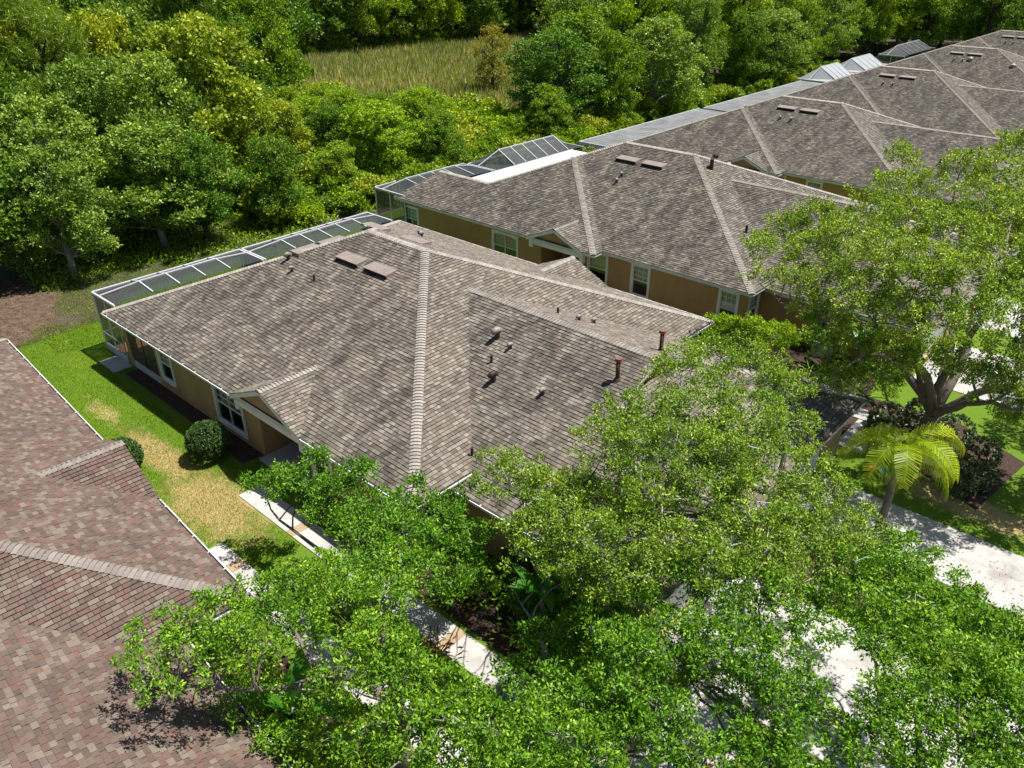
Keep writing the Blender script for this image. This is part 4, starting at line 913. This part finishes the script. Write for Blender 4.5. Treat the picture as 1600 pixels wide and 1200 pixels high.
for x, y in spots: stemplant('garden_plant', 'leafy garden plant in the shade under the oaks', x, y, .6, .7, 170, L['fmid'], .22, .08, GP)
for x, y in [(.4, -6.2), (1.4, -5.8), (2.6, -6.8), (3.8, -6.0), (5.0, -6.7), (-.6, -5.5), (6.2, -7.2), (2.0, -7.0)]: stemplant('garden_plant', 'dark leafy plant along the wall of the reddish roofed villa', x, y, .9, .9, 260, L['fmid'], .2, .09, 'plants beside the reddish roofed villa')
for x, y in [(3.9, 20.8), (4.6, 20.0), (5.2, 21.0), (4.4, 21.9), (5.6, 19.7), (6.2, 20.6), (6.4, 22.4), (3.8, 19.9), (5.0, 22.8)]: stemplant('fern_plant', 'spiky shade plant in the dark bed before the second villa', x, y, .5, .5, 90, L['ever'], .45, .06, 'shade plants before the second villa')
for x, y in [(2.9, -1.95), (1.2, -6.6), (5.3, 1.25), (8.4, 8.9), (10.6, -.1)]: stemplant('dead_plant', 'clump of brown dead leaves below the oaks', x, y, .5, .55, 120, L['brown'], .3, .06, 'brown dead clumps below the oaks')
def leaf_blade(ln, wd, droop=.6, n=8, fold=.25):
    """big banana-like leaf along +x, arching"""
    V = []; F = []
    for i in range(n+1):
        t = i/n; w = wd*math.sin(math.pi*min(1, .06+t*.94))**.7*.5; x = ln*t*(1-.25*t*droop); z = ln*(.55*t-.75*droop*t*t)
        V += [(x, -w, z+fold*w), (x, 0, z), (x, w, z+fold*w)]
    for i in range(n):
        a = i*3; F += [(a, a+1, a+4, a+3), (a+1, a+2, a+5, a+4)]
    return V, F
BL = []
for dr in (.3, .6, 1.0):
    v, f = leaf_blade(1.5, .42, dr); BL.append(nolink('leaf', v, f, L['banana'], smooth=True))
def banana(label, x, y, h, n, sc_=1.0, group=None, rz=0):
    T = thing('banana_plant', label, 'plant', (x, y, 0), rz, group)
    MB().tube([(0, 0, 0), (.05, 0, h*.6), (0, .05, h)], [.12, .09, .05], 8).build('stem', M['twig'], T, True)
    for i in range(n):
        o = link('leaf', random.choice(BL), T); o.location = (0, 0, h*(.65+.35*i/n)); o.rotation_euler = (random.uniform(-.25, .25), random.uniform(-.9, -.1), i*2.4); o.scale = (sc_,)*3
banana('broad leaved banana plant under the sparse oak by the villa wall', 4.4, .95, 1.5, 8, .9)
banana('banana plant with long paddle leaves at the bottom edge beside the reddish roof', 3.0, -6.5, 2.2, 9, 1.15)
banana('paddle leaved plant beside the air conditioner', 3.9, 22.6, 1.5, 8, .9)
banana('large leaved plant against the second villa wall near its downspout', 5.2, 23.1, 1.8, 8, 1.0)
banana('smaller banana plant behind the bright bush', 5.9, 1.3, 1.2, 7, .8)
# palm
def palm(label, x, y, h, n, Lf, lm):
    T = thing('palm_tree', label, 'palm', (x, y, 0)); MB().tube([(0, 0, 0), (.03, 0, h*.5), (0, 0, h)], [.15, .12, .10], 10).build('trunk', M['bark'], T, True)
    for i in range(n):
        az = i*2.399+.3; el = .55+.65*((i*.37) % 1); N = 26; pts = []; d = Vector((math.cos(az)*math.cos(el), math.sin(az)*math.cos(el), math.sin(el))); p = Vector((0, 0, h)); st = Lf/N
        for j in range(N+1): pts.append(p.copy()); p = p+d*st; d = (d+Vector((0, 0, -.115))).normalized()
        V = []; A = []
        side = Vector((-math.sin(az), math.cos(az), 0)); Q = []
        for j in range(3, N):
            t = j/N; ll = .85*math.sin(math.pi*min(1, .15+t*.8))+.08
            for s in (-1, 1):
                for kk in (0, .5):
                    b = pts[j].lerp(pts[j+1], kk); fw = (pts[j+1]-pts[j]).normalized()
                    dd = (side*s*.8+fw*.5+Vector((0, 0, .05+random.uniform(-.1, .15)))).normalized(); e1 = b+dd*ll*.5; e2 = b+(dd*.62+Vector((0, 0, -.75)))*ll
                    wv = fw*.011; Q.append([b-wv, b+wv, e1+wv, e1-wv]); Q.append([e1-wv, e1+wv, e2+wv*.2, e2-wv*.2])
        o = link('frond', quad_mesh('frond', np.array([[list(c) for c in q] for q in Q]), lm), T)
        MB().tube(pts[::4], .016, 4).build('frond_rib', L['palm'], o)
palm('young palm with yellow green arching fronds beside the driveway', 10.2, 12.2, 3.35, 9, 2.5, L['palm'])
palm('little green palm tuft behind the yellow palm', 9.3, 16.6, .5, 9, .9, L['palm'])

# ------------------------------------------------------------------ forest behind the villas: prototype trees, then copies
def proto(kind):
    """returns list of (name, mesh) parts for a tree of height about 10"""
    Hh, rad, nb, r0, r1, lm, bark, dens, k, ln, wd, conic = kind
    blobs = []
    for i in range(nb):
        t = (i+.5)/nb; z = Hh*(.20+.76*t) ; w = rad*(math.sin(math.pi*(.18+.74*t))**.8 if not conic else (1.15-t))
        a = i*2.4+random.random(); q = random.random()**.42*random.uniform(.85, 1.25)
        blobs.append((math.cos(a)*w*q, math.sin(a)*w*q, z, random.uniform(r0, r1)))
    Q, tips = clump(blobs, dens, 7, k, ln, wd, .42, .75, .62, .45, -.5, .07)
    g = MB(); g.tube(wob((0, 0, -.1), (0, 0, Hh*.82), 6, .02), [.26, .22, .19, .15, .12, .08, .04], 7)
    b = MB()
    for x, y, z, r in blobs:
        zz = max(.15*Hh, z-1.6-random.random()); pts = wob((0, 0, zz), (x, y, z), 3, .1); b.tube(pts, [.08, .06, .045, .02], 4, False)
    return [('trunk', nolink('trunk', g.v, g.f, bark, smooth=True)), ('branches', nolink('branches', b.v, b.f, bark)), ('crown', quad_mesh('crown', Q, lm))]
KIND = {
 'grey': [proto((10, 3.5, 40, .65, 1.25, L['fgrey'], M['bark_grey'], 1.9, 5, .21, .12, False)) for _ in range(2)],
 'ever': [proto((10, 3.2, 38, .65, 1.2, L['ever'], M['bark_dark'], 1.9, 5, .21, .12, False)) for _ in range(2)],
 'mid': [proto((10, 3.3, 38, .65, 1.2, L['fmid'], M['bark_dark'], 1.9, 5, .21, .12, False)) for _ in range(2)],
 'yel': [proto((10, 3.2, 38, .65, 1.15, L['fyel'], M['bark_dark'], 2.0, 5, .22, .14, False))],
 'bright': [proto((10, 3.5, 36, .65, 1.2, L['fbright'], M['bark_dark'], 1.9, 5, .22, .13, False))],
 'gold': [proto((10, 2.4, 20, .7, 1.1, L['gold'], M['bark_dark'], 1.5, 5, .2, .1, False))],
 'pine': [proto((12, 2.8, 22, .9, 1.3, L['pine'], M['bark_dark'], 1.8, 9, .36, .04, False))],
}
def ftree(kind, x, y, s, label, group=None, name='forest_tree', sz=None, i=0):
    T = thing(name, label, 'tree', (x, y, 0), random.random()*6.28, group); T.scale = (s, s, sz or s)
    for n, me in KIND[kind][i % len(KIND[kind])]: link(n, me, T)
    return T
special = [
 ('yel', -40.3, 17.0, 1.35, 1.30, 'tall yellow green tree standing up from the left of the forest edge', 'maple_tree'),
 ('grey', -35.2, 9.5, 1.02, .80, 'grey green round tree at the forest edge above the lawn corner', 'oak_tree'),
 ('grey', -38.2, 5.0, 1.05, .98, 'grey green spreading tree on the far left of the forest edge', 'oak_tree'),
 ('grey', -38.6, 12.0, 1.05, 1.12, 'leafy tree just left of the tall yellow green one', 'oak_tree'),
 ('ever', -36.3, -.6, 1.0, .85, 'dark tree at the left edge of the photo above the dirt', 'oak_tree'),
 ('pine', -48.0, 9.5, 1.15, 1.20, 'pine with a dark bare trunk in the top left corner', 'pine_tree'),
 ('grey', -34.6, 3.4, .80, .78, 'small grey green tree shading the corner of the bare dirt', 'oak_tree'),
 ('mid', -36.0, -5.2, .95, .8, 'tree cut off by the left edge above the bare dirt', 'oak_tree'),
 ('ever', -33.9, 11.8, .78, .72, 'low dark tree shading the ground behind the central villa enclosure', 'oak_tree'),
 ('ever', -33.4, 17.0, .62, .60, 'smaller dark tree right of the low dark one behind the enclosure', 'oak_tree'),
 ('fb', 0, 0, 0, 0, '', ''),
 ('bright', -36.4, 28.6, .95, .66, 'small spreading bright green tree behind the first enclosure', 'oak_tree'),
 ('mid', -35.2, 23.4, .62, .42, 'low bushy tree between the two enclosures', 'oak_tree'),
 ('bright', -39.8, 36.5, .72, .62, 'tree with yellow green top in front of the marsh', 'oak_tree'),
 ('gold', -57.6, 64.5, 1.0, .82, 'golden leaved slim tree standing alone in the marsh', 'cypress_tree'),
 ('ever', -36.8, 51.5, 1.35, 1.02, 'big dark tree with pale trunk beside the ribbed patio roof', 'oak_tree'),
 ('mid', -40.5, 59.0, 1.3, 1.10, 'tall tree right of the marsh opening', 'oak_tree'),
 ('grey', -34.8, 66.5, 1.35, 1.02, 'broad grey green oak above the second ribbed patio roof', 'oak_tree'),
 ('grey', -33.4, 92.0, 1.3, .95, 'leaning oak with open limbs behind the pale enclosures', 'oak_tree'),
]
placed = []
for kd, x, y, s, szz, lab, nm in special:
    if kd == 'fb': continue
    ftree(kd, x, y, s, lab, None, nm, szz, len(placed)); placed.append((x, y, 3.0*s))
MARSH = [(-101, 62), (-101, 80), (-96, 104), (-98, 124), (-78, 108), (-56, 78), (-43, 62), (-45, 54), (-60, 46), (-80, 50)]
def inside(x, y, P):
    c = False; j = len(P)-1
    for i in range(len(P)):
        if (P[i][1] > y) != (P[j][1] > y) and x < (P[j][0]-P[i][0])*(y-P[i][1])/(P[j][1]-P[i][1])+P[i][0]: c = not c
        j = i
    return c
def pix(x, y, z):
    d = Vector((x, y, z))-CAM; zz = d.dot(Fv)
    return (800+FPX*d.dot(Rv)/zz, 594-FPX*d.dot(Uv)/zz) if zz > 1 else (9999, 9999)
LAB = {'grey': 'grey green woodland tree in the forest behind the villas', 'ever': 'dark evergreen woodland tree in the forest behind the villas', 'mid': 'mid green woodland tree in the forest behind the villas', 'yel': 'yellowish woodland tree in the forest behind the villas', 'bright': 'bright green woodland tree in the forest behind the villas', 'pine': 'woodland pine in the forest behind the villas'}
GR = {k: k2 for k, k2 in (('grey', 'grey green forest trees'), ('ever', 'dark evergreen forest trees'), ('mid', 'mid green forest trees'), ('yel', 'yellowish forest trees'), ('bright', 'bright green forest trees'), ('pine', 'forest pines'))}
cnt = 0
rs = random.Random(5)
MPX = [(440, 108), (500, 92), (600, 78), (700, 70), (850, 58), (880, 100), (800, 172), (740, 180), (640, 150), (540, 135)]
def hides_marsh(x, y, hgt, rad):
    for zz in (.06, .12, .2, .28, .36, .44, .52, .6, .7, .8, .9, 1.0):
        u, v = pix(x, y, hgt*zz); rp = rad*FPX/max(1, (Vector((x, y, hgt*zz))-CAM).dot(Fv))*(.7 if zz < 1 else .3)
        for du in (-1, 0, 1):
            if inside(u+du*rp, v, MPX): return True
    return False
for step in range(60000):
    far_ = rs.random()
    if far_ > .93: x = rs.uniform(-34, 14); y = rs.uniform(134, 165)
    elif far_ < .5: x = rs.uniform(-62, -33.8); y = rs.uniform(-12, 200)
    else: x = rs.uniform(-230, -60); y = rs.uniform(-10, 330)
    if inside(x, y, MARSH): continue
    u, v = pix(x, y, 9)
    if not (-70 < u < 1680 and v > -60): continue
    dist = math.hypot(x-CAM.x, y-CAM.y)
    if dist > 175 or (x < -125): continue
    behind = x < -60 or y > 118
    front = x > -52 and 15 < y < 56
    kd = rs.choices(['grey', 'ever', 'mid', 'yel', 'bright', 'pine'], [2.2, 3, 4, .8, 3, .8 if x < -50 and y < 40 else .1])[0]
    s = rs.uniform(1.0, 1.3); szz = s*rs.uniform(1.0, 1.3)
    if behind: s *= 1.35; szz *= 1.3
    if front:
        kd = rs.choices(['mid', 'bright', 'ever', 'yel'], [5, 3, 2, .6])[0]; s = rs.uniform(.6, .95); szz = s*rs.uniform(.8, 1.1)
    elif x > -37.5: s *= .85; szz *= .85
    if pix(x, y, 0)[1] > 88 and u < 900 and hides_marsh(x, y, 10.3*szz, 3.6*s): continue
    sp = (3.6 if front else 4.6)*(1 if dist < 85 else 1.45)
    if any((x-a)**2+(y-b)**2 < (sp if r < 3 else r+1.2)**2 for a, b, r in placed): continue
    ftree(kd, x, y, s, LAB[kd], GR[kd], 'pine_tree' if kd == 'pine' else 'forest_tree', szz, cnt); placed.append((x, y, 2.9)); cnt += 1
    if cnt >= 292: break
from collections import Counter
print('forest trees', cnt)
DW = []
for step in range(4000):
    x = rs.uniform(-330, 60); y = rs.uniform(20, 420); dist = math.hypot(x-CAM.x, y-CAM.y); u, v = pix(x, y, 13)
    if not (-40 < u < 1660 and v > -120) or not (dist > 172 or x < -122) or dist > 330 or (x > -36 and y < 150) or any((x-a)**2+(y-b)**2 < 64 for a, b, c in DW): continue
    DW.append((x, y, rs.uniform(12, 16)))
bl = [(x+rs.uniform(-3.4, 3.4), y+rs.uniform(-3.4, 3.4), h_*rs.uniform(.12, .95), rs.uniform(1.8, 3.0)) for x, y, h_ in DW for _ in range(9)]
Q, _ = clump(bl, .28, 4, 4, .75, .42, .9, .8, .6, .9, -.4, .15)
dwo = link('distant_woodland', quad_mesh('distant_woodland', Q, L['fbright'])); tag(dwo, 'far wood reading as one green mass along the top of the photo', 'woodland', None, 'stuff')
print('distant', len(DW), len(Q))
# low bushes along the edge and in front of the marsh
BM = []
for lm in (L['weed'], L['fbright'], L['fmid'], L['fyel']):
    blobs = [(random.uniform(-.9, .9), random.uniform(-.9, .9), random.uniform(.4, 1.5), random.uniform(.5, .85)) for _ in range(8)]
    Q, _ = clump(blobs, 3.4, 7, 5, .19, .10, .26, .8, .5, .5, -.4, .05); BM.append(quad_mesh('foliage', Q, lm))
sm = nolink('stem', *(lambda g: (g.v, g.f))(MB().tube([(0, 0, 0), (.1, .05, 1.2)], [.06, .03], 5)), M['bark_dark'])
nb = 0; bp_ = []
for step in range(9000):
    if nb >= 190: break
    z_ = rs.random()
    if z_ < .45: x = rs.uniform(-47, -33.5); y = rs.uniform(17, 50)
    elif z_ < .72: x = rs.uniform(-35.5, -32.2); y = rs.uniform(16, 110)
    else: x = rs.uniform(-105, -50); y = rs.uniform(44, 120)
    if z_ >= .72 and (inside(x, y, MARSH) or not (inside(x+4, y-4, MARSH) or inside(x+4, y, MARSH))): continue
    if any((x-a)**2+(y-b)**2 < 1.7**2 for a, b in bp_): continue
    if z_ < .45 and inside(x, y, MARSH): continue
    i = rs.choices([0, 1, 2, 3], [3, 3, 3, 2])[0]
    T = thing('forest_bush', ['bright weedy bush along the forest edge', 'bright green bush along the forest edge', 'darker green bush along the forest edge', 'yellowish bush along the forest edge'][i], 'bush', (x, y, 0), rs.random()*6.28, ['weedy edge bushes', 'bright green edge bushes', 'darker edge bushes', 'yellowish edge bushes'][i])
    s = rs.uniform(.7, 1.15)*(1.0 if x > -36 else 1.45); T.scale = (s*1.15, s*1.15, s)
    link('foliage', BM[i], T); link('stem', sm, T); bp_.append((x, y)); nb += 1
# undergrowth on the forest floor and the marsh reeds
def scatter(name, n, area, ln, wd, lm, up=.3, zmax=.35, vert=.4, label=None, cat=None, z0=0.0):
    P = []
    while len(P) < n:
        m_ = int((n-len(P))*1.5)+100; a = np.stack([RNG.uniform(area[0], area[1], m_), RNG.uniform(area[2], area[3], m_)], 1)
        for q in a:
            if area[4](q[0], q[1]): P.append(q)
            if len(P) >= n: break
    P = np.array(P); P3 = np.concatenate([P, (z0+zmax*RNG.random(n)**1.5)[:, None]], 1)
    D = RNG.normal(size=(n, 3))*.5+np.array([0, 0, vert]); o = link(name, quad_mesh(name, leaf_quads(P3, D, ln, wd, up), lm)); o['kind'] = 'stuff'
    if label: o['label'] = label; o['category'] = cat
    return o
edge = lambda x, y: not (x > -30.4+1.2*math.sin(y*.5)+.6*math.sin(y*1.7))
scatter('undergrowth', 64000, (-42, -28.5, 1, 110, lambda x, y: edge(x, y) and not (y < 8 and x > -33)), .26, .12, L['weed'], .8, .4, .35, 'bright weedy undergrowth along the foot of the forest', 'undergrowth')
scatter('forest_understory', 60000, (-170, -44, -10, 260, lambda x, y: not inside(x, y, MARSH) and (x+44)*.9+abs(y-60)*.2 < 30), .75, .42, L['fmid'], .8, 1.6, .5, 'low dark green growth under the forest trees', 'undergrowth')
scatter('driveway_litter', 2600, (7.2, 20, -2, 14, lambda x, y: RNG.random() < (.2+.8*(math.sin(x*1.7+y)*math.cos(y*1.3) > .2))), .07, .035, L['brown'], 1, .01, .0, 'fallen brown leaves blown over the driveways', 'leaf litter', .036)['kind'] = 'stuff'
scatter('leaf_litter', 5000, (-37, -26.6, -6, 3, lambda x, y: True), .10, .05, L['brown'], 1, .02, .0, 'brown leaf litter on the bare dirt', 'leaf litter')
scatter('marsh_reeds', 42000, (-101, -43, 46, 124, lambda x, y: inside(x, y, MARSH)), 1.5, .13, L['reed'], .1, .25, 1.9, 'pale tan and green reeds filling the marsh clearing', 'reeds')
scatter('marsh_grass', 60000, (-101, -43, 46, 124, lambda x, y: inside(x, y, MARSH)), .8, .12, L['weed'], .3, .1, 1.2, 'low green growth among the marsh reeds', 'grass')
LG = leafm('grass_blade', (.09, .20, .006), (.20, .34, .014), (.34, .40, .04), .3, .6, .2, .5)
DG = leafm('dry_grass_blade', (.26, .23, .06), (.44, .36, .14), None, .3, .7, .2, .8)
def gz_(x, y): return -27.4 < x < -4 and -5.4 < y < (1.9 if x < -23.6 else .3) and not (-20.4 < x < -9.5 and y > -.6) and not (x > -8 and y > -1.75) and not (-22.5 < x < -20.7 and y > -.55) and not (x > -6.2 and y < -3.3)
dry = lambda x, y: (((x+8.2)/3.2)**2+((y+2.5)/1.4)**2 < 1 or ((x+12.6)/3.4)**2+((y+2.3)/.6)**2 < 1)
scatter('shade_grass', 34000, (-36, -24.5, -1.5, 18, lambda x, y: y > .9+.5*math.sin(x*1.3)+(x+30)*-.12 or x > -28.2+.5*math.sin(y*2)), .12, .03, L['weed'], .3, .02, 1.0, 'weedy grass between the bare dirt and the forest', 'grass')
scatter('grass', 82000, (-27.6, -4, -5.4, 1.9, lambda x, y: gz_(x, y) and not (dry(x, y) and RNG.random() < .8)), .07, .016, LG, .1, .01, 1.2, 'bright green mown grass between the two near villas', 'grass')
scatter('dry_grass', 16000, (-16, -4.5, -4.2, -.8, lambda x, y: gz_(x, y) and dry(x, y)), .06, .016, DG, .1, .01, .9, 'straw coloured dry patch in the lawn', 'grass')
scatter('mulch_chips', 9000, (-20, 13, -7.6, 23, lambda x, y: (-20 < x < -9.7 and -.55 < y < .4) or (-5.5 < x < 8 and -.5 < y < 2) or (0 < x < 6.5 and 17.2 < y < 23) or (7.3 < x < 12.5 and 15.9 < y < 20.5) or (-2 < x < 8 and -7.6 < y < -5)), .09, .035, L['brown'], 1, .02, .0, 'brown mulch chips in the planting beds', 'mulch')
